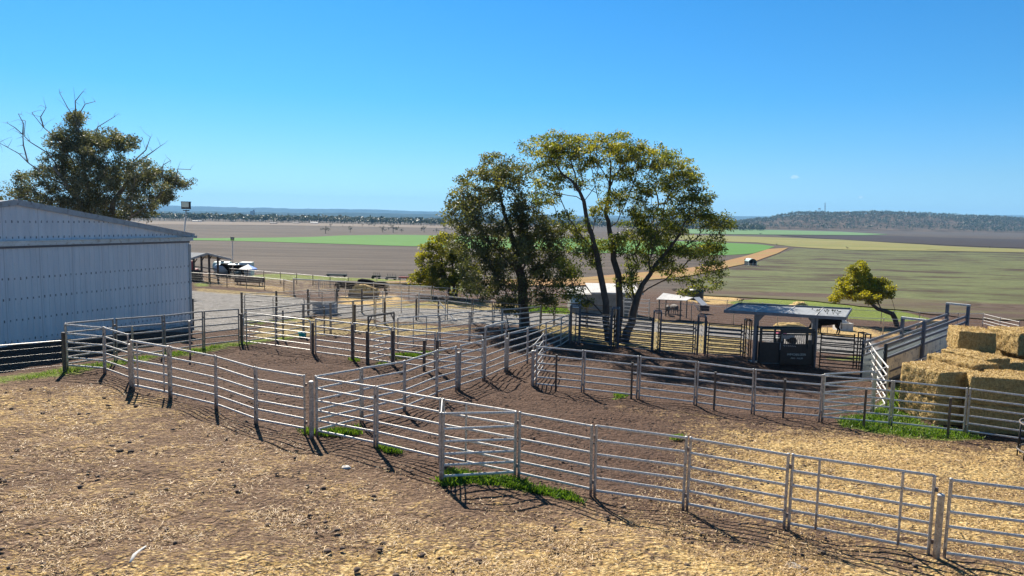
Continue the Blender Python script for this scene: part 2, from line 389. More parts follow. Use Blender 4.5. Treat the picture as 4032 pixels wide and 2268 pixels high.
# ------------------------------------------------------------------ mesh helpers
class MB:
    def __init__(s): s.v = []; s.f = []; s.tone = []
    def quad(s, a, b, c, d, tone=None):
        n = len(s.v); s.v += [tuple(a), tuple(b), tuple(c), tuple(d)]; s.f.append((n, n + 1, n + 2, n + 3)); s.tone.append(tone)
    def box(s, c, size, rot=None, tilt=None):
        c = Vector(c); hx, hy, hz = size[0] / 2, size[1] / 2, size[2] / 2
        mm = rot if isinstance(rot, Matrix) else Matrix.Rotation(rot or 0, 3, 'Z')
        n = len(s.v)
        for dx in (-hx, hx):
            for dy in (-hy, hy):
                for dz in (-hz, hz): s.v.append(tuple(c + mm @ Vector((dx, dy, dz))))
        for q in ((0, 1, 3, 2), (4, 6, 7, 5), (0, 4, 5, 1), (2, 3, 7, 6), (0, 2, 6, 4), (1, 5, 7, 3)):
            s.f.append(tuple(n + i for i in q)); s.tone.append(None)
        return s
    def bar(s, a, b, w, h):
        a, b = Vector(a), Vector(b); d = (b - a); L = d.length; x = d.normalized()
        up = Vector((0, 0, 1)) if abs(x.z) < .9 else Vector((0, 1, 0))
        y = up.cross(x).normalized(); z = x.cross(y)
        return s.box((a + b) / 2, (L, w, h), Matrix((x, y, z)).transposed())
    def tube(s, pts, rad, n=6, cap=True):
        pts = [Vector(p) for p in pts]
        if not hasattr(rad, '__len__'): rad = [rad] * len(pts)
        base = len(s.v); prev = None
        for i, p in enumerate(pts):
            d = (pts[min(i + 1, len(pts) - 1)] - pts[max(i - 1, 0)])
            d = d.normalized() if d.length > 1e-9 else Vector((0, 0, 1))
            if prev is None:
                ref = Vector((0, 0, 1)) if abs(d.z) < .9 else Vector((1, 0, 0))
                x = ref.cross(d).normalized()
            else:
                x = (prev - d * prev.dot(d)); x = x.normalized() if x.length > 1e-6 else Vector((1, 0, 0))
            prev = x; y = d.cross(x)
            for k in range(n):
                a = 2 * math.pi * k / n
                s.v.append(tuple(p + (x * math.cos(a) + y * math.sin(a)) * rad[i]))
        for i in range(len(pts) - 1):
            for k in range(n):
                k2 = (k + 1) % n; b0 = base + i * n
                s.f.append((b0 + k, b0 + k2, b0 + n + k2, b0 + n + k)); s.tone.append(None)
        if cap:
            s.f.append(tuple(base + k for k in reversed(range(n)))); s.tone.append(None)
            e = base + (len(pts) - 1) * n
            s.f.append(tuple(e + k for k in range(n))); s.tone.append(None)
        return s
    def lathe(s, c, prof, n=16, cap=True):
        c = Vector(c); base = len(s.v)
        for r_, z in prof:
            for k in range(n):
                a = 2 * math.pi * k / n; s.v.append((c.x + r_ * math.cos(a), c.y + r_ * math.sin(a), c.z + z))
        for i in range(len(prof) - 1):
            for k in range(n):
                k2 = (k + 1) % n; b0 = base + i * n
                s.f.append((b0 + k, b0 + k2, b0 + n + k2, b0 + n + k)); s.tone.append(None)
        if cap:
            s.f.append(tuple(base + k for k in reversed(range(n)))); s.tone.append(None)
            e = base + (len(prof) - 1) * n; s.f.append(tuple(e + k for k in range(n))); s.tone.append(None)
        return s
    def build(s, name, mat, parent=None, smooth=False, tone=False, origin=None):
        o = Vector(origin) if origin is not None else (parent_origin(parent) if parent else Vector((0, 0, 0)))
        me = bpy.data.meshes.new(name)
        me.from_pydata([(a - o.x, b - o.y, c - o.z) for a, b, c in s.v], [], s.f)
        me.materials.append(mat)
        if smooth: me.polygons.foreach_set('use_smooth', [True] * len(me.polygons))
        if tone:
            at_ = me.attributes.new('tone', 'FLOAT', 'FACE')
            at_.data.foreach_set('value', [(.5 if t is None else t) for t in s.tone])
        me.update()
        ob = bpy.data.objects.new(name, me); COL.objects.link(ob)
        if parent: ob.parent = parent
        if origin is not None: ob.location = o
        return ob
def parent_origin(p):
    o = Vector((0, 0, 0))
    while p: o += p.location; p = p.parent
    return o
def np_mesh(name, V, Fq, mat, tone=None, loc=None, smooth=False, parent=None):
    me = bpy.data.meshes.new(name); V = np.asarray(V, np.float32); Fq = np.asarray(Fq, np.int32)
    if loc is not None: V = V - np.array(loc, np.float32)
    k = Fq.shape[1]
    me.vertices.add(len(V)); me.vertices.foreach_set('co', V.ravel())
    me.loops.add(Fq.size); me.loops.foreach_set('vertex_index', Fq.ravel())
    me.polygons.add(len(Fq)); me.polygons.foreach_set('loop_start', np.arange(0, Fq.size, k, dtype=np.int32))
    me.polygons.foreach_set('loop_total', np.full(len(Fq), k, np.int32))
    if smooth: me.polygons.foreach_set('use_smooth', np.ones(len(Fq), bool))
    me.materials.append(mat)
    if tone is not None:
        a = me.attributes.new('tone', 'FLOAT', 'FACE'); a.data.foreach_set('value', np.asarray(tone, np.float32))
    me.update(calc_edges=True); me.validate()
    ob = bpy.data.objects.new(name, me); COL.objects.link(ob)
    if loc is not None and parent is None: ob.location = loc
    if parent: ob.parent = parent
    return ob
def tag(o, label=None, cat=None, group=None, kind=None):
    if label: o['label'] = label
    if cat: o['category'] = cat
    if group: o['group'] = group
    if kind: o['kind'] = kind
    return o
def thing(name, loc, label, cat, group=None):
    o = bpy.data.objects.new(name, None); COL.objects.link(o); o.location = loc
    o.empty_display_size = .3
    return tag(o, label, cat, group)

# ------------------------------------------------------------------ ground sheet
def inside_dist(px, py, poly):
    """signed distance (positive inside) of points to polygon"""
    P = np.array(poly); n = len(P); ins = np.zeros(px.shape, bool); dmin = np.full(px.shape, 1e9)
    for i in range(n):
        x1, y1 = P[i]; x2, y2 = P[(i + 1) % n]
        c = ((y1 > py) != (y2 > py)) & (px < (x2 - x1) * (py - y1) / ((y2 - y1) or 1e-9) + x1)
        ins ^= c
        dx, dy = x2 - x1, y2 - y1; L2 = dx * dx + dy * dy + 1e-12
        t = np.clip(((px - x1) * dx + (py - y1) * dy) / L2, 0, 1)
        dmin = np.minimum(dmin, np.hypot(px - x1 - t * dx, py - y1 - t * dy))
    return np.where(ins, dmin, -dmin)
def wp(pix): return [(lambda p: (p.x, p.y))(at(u, v)) for u, v in pix]

def build_ground():
    xs = list(np.arange(-44, 62, .42)); ys = list(np.arange(-2, 142, .42))
    st = .6; x = 62
    while x < 12000: xs.append(x); st *= 1.25; x += st
    xs.append(12000)
    st = .6; x = -44.5
    while x > -12000: xs.insert(0, x); st *= 1.25; x -= st
    xs.insert(0, -12000)
    st = .5; y = 142.3
    brk = [200, 300, 500, 800, 2300, 3800]
    while y < 16500:
        ys.append(y); st *= 1.12; y += st
    ys += [16500] + brk; ys = sorted(set(ys)); ys = [-60, -20, -8] + ys
    X, Y = np.meshgrid(np.array(xs), np.array(ys)); Z = ground_z(X, Y)
    # small unevenness of the trampled yard
    nearf = np.clip((62 - Y) / 15, 0, 1) * np.clip((40 - np.abs(X)) / 8, 0, 1)
    r2 = np.random.default_rng(3)
    U = np.zeros_like(X)
    for k in range(28):
        a = r2.uniform(0, 6.28); w = r2.uniform(.6, 4.5); ph = r2.uniform(0, 6.28)
        U += np.sin((X * math.cos(a) + Y * math.sin(a)) * w + ph) * .010
    Z = Z + U * nearf - .012 * nearf
    ny, nx = X.shape
    V = np.stack([X.ravel(), Y.ravel(), Z.ravel()], 1)
    i = np.arange((ny - 1) * nx).reshape(ny - 1, nx)[:, :-1].ravel()
    Fq = np.stack([i, i + 1, i + nx + 1, i + nx], 1)
    ob = np_mesh('ground', V, Fq, M['ground'], smooth=True)
    x, y = V[:, 0], V[:, 1]
    sel = (np.abs(x) < 120) & (y < 170)
    sx, sy = x[sel], y[sel]
    def mask(items):
        mm = np.zeros(len(V)); acc = np.zeros(sel.sum())
        for poly, val, soft in items:
            d = inside_dist(sx, sy, wp(poly) if not callable(poly) else poly())
            acc = np.maximum(acc, val * np.clip(d / soft + .5, 0, 1))
        mm[sel] = acc; return mm
    straw = mask([
        ([(-600, 1530), (250, 1480), (520, 1570), (1000, 1700), (1480, 1800), (1740, 1900), (2040, 1900), (2350, 2000), (2700, 2030), (3100, 2110), (3680, 2220), (4400, 2300), (4400, 3600), (-900, 3600)], .46, 3.0),
        ([(600, 2100), (1500, 2060), (2000, 1960), (2400, 2010), (4400, 2280), (4400, 3600), (0, 3600)], .62, 2.5),
        ([(-400, 2150), (800, 2130), (1600, 2050), (4400, 2330), (4400, 3600), (-400, 3600)], .75, 3.0),
        ([(1900, 2150), (2600, 2060), (4500, 2300), (4500, 3600), (1700, 3600)], .85, 3.5),
        ([(2700, 1640), (3000, 1680), (3300, 1690), (3700, 1730), (4200, 1760), (4500, 2290), (3680, 2210), (3100, 2100), (2850, 2050), (2720, 1900), (2680, 1740)], .84, 4.5),
        ([(2350, 1960), (2700, 1780), (2900, 1900), (3000, 2080), (2700, 2020)], .45, 3.0),
        ([(2400, 1580), (2800, 1620), (2900, 1660), (2600, 1650), (2400, 1610)], .45, 1.0),
        ([(-300, 1540), (420, 1500), (900, 1640), (400, 1700), (-300, 1720)], .62, 2.0),
        ([(1330, 1165), (1560, 1160), (1620, 1190), (1500, 1205), (1330, 1200)], 1.0, 1.2),
        ([(2660, 1150), (2900, 1170), (2960, 1195), (2800, 1200), (2680, 1185)], .9, 2.0),
        ([(3180, 1290), (3420, 1285), (3480, 1325), (3300, 1335), (3180, 1320)], .95, 1.0),
        ([(850, 1110), (1150, 1130), (1150, 1160), (1000, 1140), (850, 1125)], .7, 2.0),
        ([(3440, 1290), (3640, 1310), (3560, 1335), (3440, 1330)], .7, 1.0),
    ])
    gravel = mask([
        ([(560, 1310), (700, 1140), (1150, 1172), (1300, 1195), (1500, 1208), (1800, 1212), (2250, 1228), (2600, 1268), (2950, 1298), (3300, 1322), (3420, 1332), (3500, 1400), (3250, 1388), (2950, 1336), (2600, 1310), (2250, 1280), (1800, 1278), (1500, 1264), (1240, 1240), (1000, 1262), (930, 1300), (800, 1300)], 1.0, 1.2),
    ])
    green = mask([
        ([(-200, 1500), (150, 1458), (260, 1440), (480, 1412), (780, 1365), (960, 1340), (1190, 1320), (1190, 1332), (960, 1362), (780, 1392), (480, 1440), (260, 1476), (0, 1512), (-200, 1530)], .72, .9),
        ([(930, 1262), (1080, 1255), (1240, 1242), (1240, 1256), (1080, 1275), (960, 1285)], .62, .8),
        ([(1720, 1870), (1760, 1850), (2000, 1880), (2090, 1910), (2150, 1945), (1980, 1925), (1760, 1905)], .95, .35),
        ([(2060, 1900), (2250, 1940), (2320, 1985), (2180, 1960), (2060, 1925)], .5, .4),
        ([(1170, 1690), (1260, 1700), (1420, 1680), (1420, 1712), (1300, 1720), (1190, 1712)], .7, .5),
        ([(1490, 1760), (1560, 1770), (1600, 1785), (1520, 1780)], .7, .3),
        ([(3290, 1640), (3420, 1630), (3480, 1560), (3560, 1480), (3620, 1560), (3640, 1680), (3780, 1690), (3890, 1735), (3700, 1735), (3420, 1705), (3310, 1680)], .95, .6),
        ([(3400, 1490), (3580, 1440), (3600, 1480), (3480, 1500)], .6, .6),
        ([(2850, 1190), (3060, 1168), (3300, 1185), (3560, 1225), (3700, 1262), (3500, 1268), (3300, 1252), (3000, 1222)], .85, 2.0),
        ([(760, 1115), (830, 1112), (830, 1128), (760, 1130)], .75, .8),
        ([(960, 1085), (1400, 1094), (1700, 1118), (1900, 1130), (1900, 1150), (1700, 1135), (1400, 1108), (960, 1100)], .7, 2.0),
        ([(1530, 1395), (1680, 1385), (1740, 1392), (1640, 1410), (1540, 1412)], .6, .4),
        ([(1560, 1200), (1720, 1185), (1760, 1195), (1600, 1215)], .5, .7),
        ([(2050, 1205), (2250, 1215), (2250, 1240), (2060, 1230)], .75, 1.0),
        ([(3240, 1400), (3410, 1405), (3420, 1425), (3250, 1418)], .6, .5),
        ([(2400, 1560), (2470, 1556), (2470, 1566), (2420, 1570)], .8, .2),
        ([(2650, 1716), (2700, 1716), (2690, 1732), (2640, 1732)], .75, .2),
    ])
    dry = mask([
        ([(960, 1300), (1100, 1262), (1260, 1242), (1500, 1265), (1700, 1280), (1900, 1290), (1900, 1300), (1560, 1330), (1390, 1318), (1200, 1330), (980, 1352)], .62, 1.2),
        ([(1420, 1205), (1760, 1180), (2250, 1214), (2600, 1256), (3260, 1306), (3260, 1322), (2600, 1272), (2250, 1236), (1800, 1218), (1480, 1216)], .68, 1.2),
        ([(2100, 1272), (2600, 1305), (2950, 1335), (2950, 1400), (2600, 1385), (2250, 1345), (2100, 1300)], .7, 1.2),
        ([(752, 1130), (1150, 1158), (1200, 1180), (1000, 1165), (752, 1150)], .6, 1.5),
        ([(752, 1080), (1600, 1120), (1800, 1160), (1100, 1150), (752, 1125)], .45, 3.0),
        ([(3440, 1330), (3700, 1340), (3700, 1420), (3500, 1440)], .5, 1.0),
    ])
    dust = mask([([(-700, 1500), (250, 1468), (520, 1560), (1000, 1695), (1480, 1795), (1740, 1900), (2040, 1905), (2700, 2040), (4400, 2300), (4400, 3600), (-900, 3600)], 1.0, 2.5)])
    nearm = np.clip((125 - V[:, 1]) / 40, 0, 1)
    for n, (a, b_, c) in (('mask1', (straw, gravel, green)), ('mask2', (dry, nearm, dust))):
        at_ = ob.data.attributes.new(n, 'FLOAT_COLOR', 'POINT')
        at_.data.foreach_set('color', np.stack([a, b_, c, np.ones(len(V))], 1).astype(np.float32).ravel())
    tag(ob, 'trampled brown yard ground strewn with straw, running out to the paddocks', None, None, 'structure')
    return ob
build_ground()

def field(name, poly, mat, lift=.05, label=None, cols=40, rows=14):
    """a sheet of crop or bare earth lying on the plain; outline read from the photo, laid on the terrain"""
    vs = [p[1] for p in poly]; v0, v1 = min(vs), max(vs)
    V = []; Fq = []
    rv = np.linspace(v0 + .01, v1 - .01, rows)
    n = len(poly)
    for v in rv:
        us = []
        for i in range(n):
            (u1, a), (u2, b) = poly[i], poly[(i + 1) % n]
            if (a > v) != (b > v): us.append(u1 + (u2 - u1) * (v - a) / (b - a))
        uL, uR = min(us), max(us)
        for u in np.linspace(uL, uR, cols):
            p = at(u, v + .012 * min(150, max(0, v - 930)) * 3 * mnoise.noise(Vector((u * .012, v * .02, 3)))); V.append((p.x, p.y, p.z + lift * (1 + p.y / 250)))
    for i in range(rows - 1):
        for j in range(cols - 1):
            k = i * cols + j; Fq.append((k, k + cols, k + cols + 1, k + 1))
    o = np_mesh(name, V, Fq, mat, smooth=True)
    return tag(o, label, None, None, 'structure')
field('pale_field', [(300, 884), (1000, 886), (1700, 898), (2200, 908), (2200, 896), (1500, 884), (900, 874), (300, 871)], M['f_pale'], .06)
field('green_field', [(560, 944), (752, 939), (900, 938), (1200, 935), (1360, 927), (1560, 925), (1750, 928), (2100, 936), (2500, 946), (2780, 953), (2900, 958), (3000, 964), (3052, 972), (3020, 984), (2960, 999), (2860, 1006), (2500, 1000), (2100, 986), (1700, 973), (1300, 960), (1000, 951), (752, 946)], M['f_green'], .06, rows=30, cols=60)
field('yellow_field', [(2560, 924), (2830, 929), (3050, 935), (3300, 944), (3800, 974), (4300, 992), (4300, 1000), (3800, 992), (3300, 983), (3120, 972), (2980, 956), (2700, 946), (2560, 940)], M['f_yellow'], .08, rows=20)
field('ploughed_field', [(3060, 927), (3500, 930), (3800, 939), (4300, 951), (4300, 990), (3800, 970), (3450, 953), (3200, 938)], M['f_dark'], .12, rows=18)
field('pale_green_field', [(2700, 903), (3000, 906), (3300, 913), (3520, 925), (3400, 927.5), (3000, 926), (2700, 921)], M['f_bluegreen'], .12, rows=8)
field('stubble_field', [(3130, 978), (3400, 986), (3800, 995), (4500, 1010), (4500, 1240), (4000, 1215), (3600, 1200), (3000, 1170), (2760, 1140), (2700, 1110), (2880, 1062), (2990, 1030)], M['f_stubble'], .05, rows=40, cols=70)
field('bare_earth_strip', [(2640, 1140), (2750, 1135), (3100, 1152), (3600, 1180), (4500, 1225), (4500, 1262), (3900, 1262), (3700, 1244), (3500, 1220), (3300, 1198), (3100, 1181), (2900, 1176), (2700, 1162)], M['f_brown'], .09, rows=24, cols=60)
field('dirt_track', [(1500, 1112), (1800, 1108), (2250, 1098), (2560, 1072), (2800, 1046), (2930, 1010), (3030, 982), (3105, 977), (3062, 1000), (2970, 1030), (2870, 1057), (2700, 1090), (2500, 1112), (2250, 1130), (1900, 1128), (1500, 1120)], M['f_track'], .12, rows=26, cols=40)

# ------------------------------------------------------------------ cattle panels and gates
def proto_mesh(fn, name, mat, smooth=True):
    b = MB(); fn(b); o = b.build(name, mat, smooth=smooth); me = o.data
    bpy.data.objects.remove(o); return me
def _oval(b, ry, rz, n=10):
    base = 0
    for x in (0, 1):
        for k in range(n):
            a = 2 * math.pi * k / n; b.v.append((x, ry * math.cos(a), rz * math.sin(a)))
    for k in range(n): b.f.append((k, (k + 1) % n, n + (k + 1) % n, n + k)); b.tone.append(None)
def _post(b, r, n=10, cap=.03):
    prof = [(r, 0), (r, 1 - cap * .6), (r * 1.12, 1 - cap * .55), (r * 1.12, 1 - cap * .2), (r * .7, 1.0), (r * .01, 1.004)]
    b.lathe((0, 0, 0), prof, n)
PM = {}
for key, mat in (('galv', M['galv']), ('grey', M['galv_grey']), ('blue', M['blue_steel']), ('dark', M['dark_steel']), ('white', M['white_pipe']), ('old', M['old_post'])):
    PM['rail_' + key] = proto_mesh(lambda b: _oval(b, .019, .034), 'rail', mat)
    PM['bar_' + key] = proto_mesh(lambda b: _oval(b, .022, .022, 8), 'rail', mat)
for key, mat in (('galv', M['galv_post']), ('grey', M['galv_grey']), ('blue', M['blue_steel']), ('dark', M['dark_steel']), ('white', M['white_pipe']), ('old', M['old_post'])):
    PM['post_' + key] = proto_mesh(lambda b: _post(b, .034), 'post', mat)
    PM['thick_' + key] = proto_mesh(lambda b: _post(b, .068, 14, .02), 'post', mat)
PM['lug'] = proto_mesh(lambda b: b.box((0, 0, 0), (.055, .055, .09)), 'pin_lug', M['galv_post'], False)
PM['wire'] = proto_mesh(lambda b: _oval(b, .0045, .0045, 5), 'wire', M['wire'])
def put(name, me, parent, p, scale=(1, 1, 1), rot=None):
    o = bpy.data.objects.new(name, me); COL.objects.link(o)
    o.parent = parent; o.location = Vector(p) - parent_origin(parent)
    o.scale = scale
    if rot is not None: o.rotation_mode = 'QUATERNION'; o.rotation_quaternion = rot
    return o
def rail_between(name, me, parent, a, b, thick=1.0):
    a, b = Vector(a), Vector(b); d = b - a
    # keep the oval upright
    x = d.normalized(); up = Vector((0, 0, 1)) if abs(x.z) < .95 else Vector((1, 0, 0))
    y = up.cross(x).normalized(); z = x.cross(y)
    q = Matrix((x, y, z)).transposed().to_quaternion()
    return put(name, me, parent, a, (d.length, thick, thick), q)

prng = np.random.default_rng(77)
RAILS6 = (.17, .47, .76, 1.07, 1.41, 1.76)
def panel(p0, p1, label, cat='cattle fence', name='cattle_fence', group=None, H=1.8, rails=RAILS6, key='galv',
          ups=(), inset=.05, lift=0.0, bar='rail_', legs=True, brace=False, thick=1.0):
    p0, p1 = Vector(p0), Vector(p1); d = (p1 - p0); d2 = d.normalized()
    a, b = p0 + d2 * inset, p1 - d2 * inset
    t = thing(name, a, label, cat, group)
    pm = PM['post_' + key]; rm = PM[bar + key]
    lo = 0 if legs else rails[0] - .03
    for q in (a, b):
        lean = Quaternion((1, 0, 0), prng.normal() * .009) @ Quaternion((0, 1, 0), prng.normal() * .009)
        put('post', pm, t, q + Vector((0, 0, lo + lift - (.05 if legs else 0))), (thick, thick, H - lo + (.05 if legs else 0)), lean)
    for f in ups:
        q = a.lerp(b, f); put('upright', pm, t, q + Vector((0, 0, rails[0] + lift - .03)), (.8, .8, H - rails[0] - .0))
    for z in rails:
        dz = Vector((0, 0, z + lift)); j1, j2 = (Vector((0, 0, prng.normal() * .009)) for _ in (0, 1))
        rail_between('rail', rm, t, a + dz + j1, b + dz + j2, thick)
    if brace:
        rail_between('brace', PM['bar_' + key], t, a + Vector((0, 0, rails[0])), b + Vector((0, 0, H - .1)))
    # pin lugs on the outer face of the right-hand post
    for z in (.36, 1.5):
        put('pin_lug', PM['lug'], t, b + d2 * .055 + Vector((0, 0, z + lift)))
    return t
ORD = ['first', 'second', 'third', 'fourth', 'fifth', 'sixth', 'seventh', 'eighth', 'ninth', 'tenth']
def run(pix, where, group, order='from the left', **kw):
    """a line of pinned panels through the given ground points"""
    pts = [at(u, v) for u, v in pix]
    n = len(pts) - 1
    for i in range(n):
        k = 'last' if (i == n - 1 and n > 2) else ORD[i]
        panel(pts[i], pts[i + 1], f'cattle panel, {k} {order} in {where}', group=group, **kw)
def post(u, v, vtop, label, key='galv', thick=True, group='posts standing beside the panels', cat='fence post'):
    p = at(u, v); dist = (p - Vector((0, 0, CAMZ))).length
    h = max(.5, (v - vtop) * (p.y / FPX) * 1.01)
    t = thing('fence_post', p, label, cat, group)
    put('post', PM[('thick_' if thick else 'post_') + key], t, p - Vector((0, 0, .06)), (1, 1, h + .06) if thick else (1.25, 1.25, h + .06))
    cap = MB(); cap.lathe(p + Vector((0, 0, h - .015)), [(.072 if thick else .048, 0), (.072 if thick else .048, .02), (.05, .035)], 12)
    cap.build('cap', M['galv_post'] if key == 'galv' else M['old_post'], t)
    return t

G_NEAR, G_MID = 'panels of the near fence', 'panels of the middle yards'
# near right line, from the open triangle of gates to the right edge
run([(2036, 1886), (2333, 1953), (2697, 2008), (3095, 2089)], 'the near line across the straw', G_NEAR)
panel(at(3095, 2089), at(3664, 2196), 'wide galvanised panel with two inner uprights beside the thick straining post', 'gate', 'yard_gate', None, ups=(.2, .79))
post(3685, 2207, 1930, 'thick capped straining post between the two nearest gates', group=None)
panel(at(3706, 2206), at(4420, 2308), 'galvanised gate running off the right edge beyond the thick post', 'gate', 'yard_gate', None)
# the open triangle of small panels with grass under it
ta, tb, tc = at(1739, 1822), at(2034, 1886), at(1734, 1903)
panel(ta, tb, 'galvanised panel with one inner upright behind the swung gate over green grass', group=None, ups=(.32,))
panel(tc, tb, 'swung open gate panel with bright green grass growing under it', 'gate', 'yard_gate', None, inset=.06)
panel(tc, ta, 'narrow end frame seen edge on at the tip of the open gates', 'gate frame', 'gate_frame', None, inset=.02)
# near left line
run([(1242, 1716), (1480, 1764), (1737, 1824)], 'the short line left of the grassy open gates', G_NEAR)
run([(672, 1566), (852, 1612), (1008, 1671), (1206, 1710)], 'the near left line over the brown pen', G_NEAR)
panel(at(524, 1535), at(672, 1566), 'galvanised gate with two inner uprights, shadow bars lying in front of it', 'gate', 'yard_gate', None, ups=(.12, .86), thick=1.3)
post(517, 1527, 1352, 'thick round post at the left end of the shadowed gate')
post(1227, 1724, 1495, 'thick round post where the diagonal line meets the near left line')
run([(263, 1454), (414, 1467), (513, 1505)], 'the far left corner of the pens', G_NEAR)
post(255, 1462, 1307, 'weathered corner post where the wire fence meets the panels', 'old')
# back left line in front of the shed
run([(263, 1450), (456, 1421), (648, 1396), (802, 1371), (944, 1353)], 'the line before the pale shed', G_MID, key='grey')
post(749, 1405, 1263, 'thin post in front of the shed corner', 'galv', False)
post(524, 1412, 1284, 'thin post in the shed shadow behind the corner panels', 'galv', False)
post(952, 1353, 1235, 'dark post hinging the round cornered swing gate', 'old', True)
post(762, 1282, 1176, 'lone post on the gravel by the shed corner', 'old', False)
# swing gate with round corners and the dark posted line beyond it
def round_gate(p0, p1, label, H=1.5, n=6, lift=.12, key='galv', group=None, brace=False):
    p0, p1 = Vector(p0), Vector(p1); d = (p1 - p0).normalized()
    t = thing('swing_gate', p0, label, 'gate', group)
    a, b = p0 + d * .1, p1 - d * .1; rr = .16; Z = lambda z: Vector((0, 0, z + lift))
    pts = [a + Z(0)]
    pts += [a + Z(H - rr)] + [a + d * (rr - rr * math.cos(k)) + Z(H - rr + rr * math.sin(k)) for k in (.5, 1.0, 1.45)]
    pts += [b - d * (rr - rr * math.cos(k)) + Z(H - rr + rr * math.sin(k)) for k in (1.45, 1.0, .5)] + [b + Z(H - rr), b + Z(0)]
    MB().tube(pts, .026, 8).build('frame', M['galv_grey'] if key == 'grey' else M['galv'] if key == 'galv' else M['old_post'], t, smooth=True)
    for i in range(n - 1):
        z = .02 + i * (H - .1) / (n - 1)
        rail_between('rail', PM['bar_' + key], t, a + Z(z), b + Z(z))
    q = a.lerp(b, .48); put('upright', PM['post_' + key], t, q + Z(0), (.7, .7, H))
    mb = MB()
    for z in (.25, H - .3): mb.box(a - d * .05 + Z(z), (.12, .06, .06), math.atan2(d.y, d.x))
    mb.build('hinge', M['galv_post'], t)
    return t
round_gate(at(955, 1353), at(1230, 1390), 'round cornered swing gate closing the brown pen behind the near left line', key='galv')
post(1232, 1397, 1270, 'squat dark post between the swing gate and the white railed panels', 'old')
# inner line across the brown pens
panel(at(1240, 1399), at(1388, 1418), 'cattle panel between the squat dark post and the paired posts', group=G_MID)
panel(at(1390, 1419), at(1545, 1441), 'cattle panel crossed by the high gate frame', group=G_MID)
panel(at(1548, 1441), at(1714, 1461), 'cattle panel right of the high gate frame in the middle pens', group=G_MID)
panel(at(1718, 1461), at(1903, 1476), 'cattle panel running up to the diagonal line in the middle pens', group=G_MID)
for u, v, vt, w in ((1389, 1420, 1275, 'where two inner panels meet left of the high gate frame'), (1446, 1432, 1303, 'at the foot of the high gate frame'),
                    (1547, 1443, 1300, 'at the right foot of the high gate frame'), (1670, 1463, 1338, 'halfway along the panel right of the high frame'),
                    (1721, 1466, 1340, 'in the very middle of the pens')):
    post(u, v, vt, 'dark post ' + w, 'old')
def high_frame(p0, p1, H, label, key='old'):
    t = thing('gate_frame', p0, label, 'gate frame'); d = (Vector(p1) - Vector(p0)).normalized()
    for q in (p0, p1): put('post', PM['post_' + key], t, q - Vector((0, 0, .05)), (1.2, 1.2, H + .05))
    rail_between('head_rail', PM['rail_' + key], t, Vector(p0) + Vector((0, 0, H)), Vector(p1) + Vector((0, 0, H)), 1.3)
    mb = MB()
    for q, s in ((Vector(p0), 1), (Vector(p1), -1)):
        mb.tube([q + Vector((0, 0, H - .4)), q + d * .3 * s + Vector((0, 0, H - .02))], .03, 6)
    mb.build('corner_brace', M['old_post'], t)
    return t
fa, fb = at(1450, 1431), at(1551, 1405)
high_frame(fa, fb, 2.2, 'high dark gate frame with braced top corners in the middle pens')
panel(fa, fb, 'short gate standing under the high dark gate frame', 'gate', 'yard_gate', None)
# second inner line
panel(at(1564, 1386), at(1730, 1367), 'wide panel with two inner uprights behind the high gate frame', group=G_MID, ups=(.36, .68))
run([(1732, 1367), (1848, 1346), (1976, 1330), (2126, 1306)], 'the line running towards the dark trunk', G_MID)
# diagonal line from the near corner up to the race
run([(1243, 1714), (1424, 1665), (1593, 1621), (1719, 1562)], 'the diagonal line through the pens', G_MID, order='from the near end')
panel(at(1719, 1560), at(1797, 1536), 'short gate panel between the diagonal line and a thick post', 'gate', 'yard_gate', None)
post(1803, 1532, 1385, 'thick grey post midway along the diagonal line')
panel(at(1808, 1532), at(1903, 1498), 'panel between the thick grey post and the high frame', group=G_MID)
ga, gb = at(1908, 1498), at(1988, 1462)
panel(ga, gb, 'narrow gate under the bright topped high frame', 'gate', 'yard_gate', None)
high_frame(ga, gb, 2.35, 'high galvanised frame over the narrow gate on the diagonal line', 'galv')
post(1993, 1460, 1330, 'thick pale post beside the bright topped high frame')
run([(1998, 1460), (2076, 1430), (2148, 1395), (2207, 1369), (2240, 1348)], 'the line leading to the shaded race', G_MID)
# upper right line before the shaded yard
run([(2106, 1525), (2294, 1546), (2511, 1572), (2737, 1598), (2964, 1632), (3230, 1656), (3504, 1681), (3799, 1714), (4130, 1762)], 'the line between shade and straw', 'panels between the shade and the straw')
panel(at(2097, 1521), at(2138, 1455), 'narrow gate swung back from the left end of the shaded yard', 'gate', 'yard_gate', None)
post(2096, 1524, 1378, 'thick post at the left end of the shaded yard line')
for i, (u, v, vt, w) in enumerate(((2188, 1536, 1394, 'leftmost'), (2485, 1570, 1425, 'second'), (2811, 1609, 1462, 'third'), (3083, 1645, 1490, 'fourth'), (3400, 1688, 1529, 'before the green weeds'), (3731, 1722, 1563, 'before the straw bales'))):
    post(u, v, vt, f'thin dark post along the shaded yard line, {w}' + ('' if i > 3 else ' of its row' if i == 0 else ' from the left'), 'old', False)
panel(at(3236, 1652), at(3431, 1628), 'gate set back from the shaded yard line left of the weeds', 'gate', 'yard_gate', None)
post(3434, 1629, 1462, 'thick post beside the crossed white rails', 'galv', True)
panel(at(3438, 1628), at(3488, 1600), 'short panel making crossed rails before the loading ramp', group=None, bar='bar_')
panel(at(3488, 1612), at(3441, 1530), 'white railed panel climbing from the weeds to the race end', group='white railed panels at the race end', thick=1.3)
panel(at(3440, 1528), at(3409, 1462), 'white railed panel nearest the sliding gate at the race end', group='white railed panels at the race end', thick=1.3)
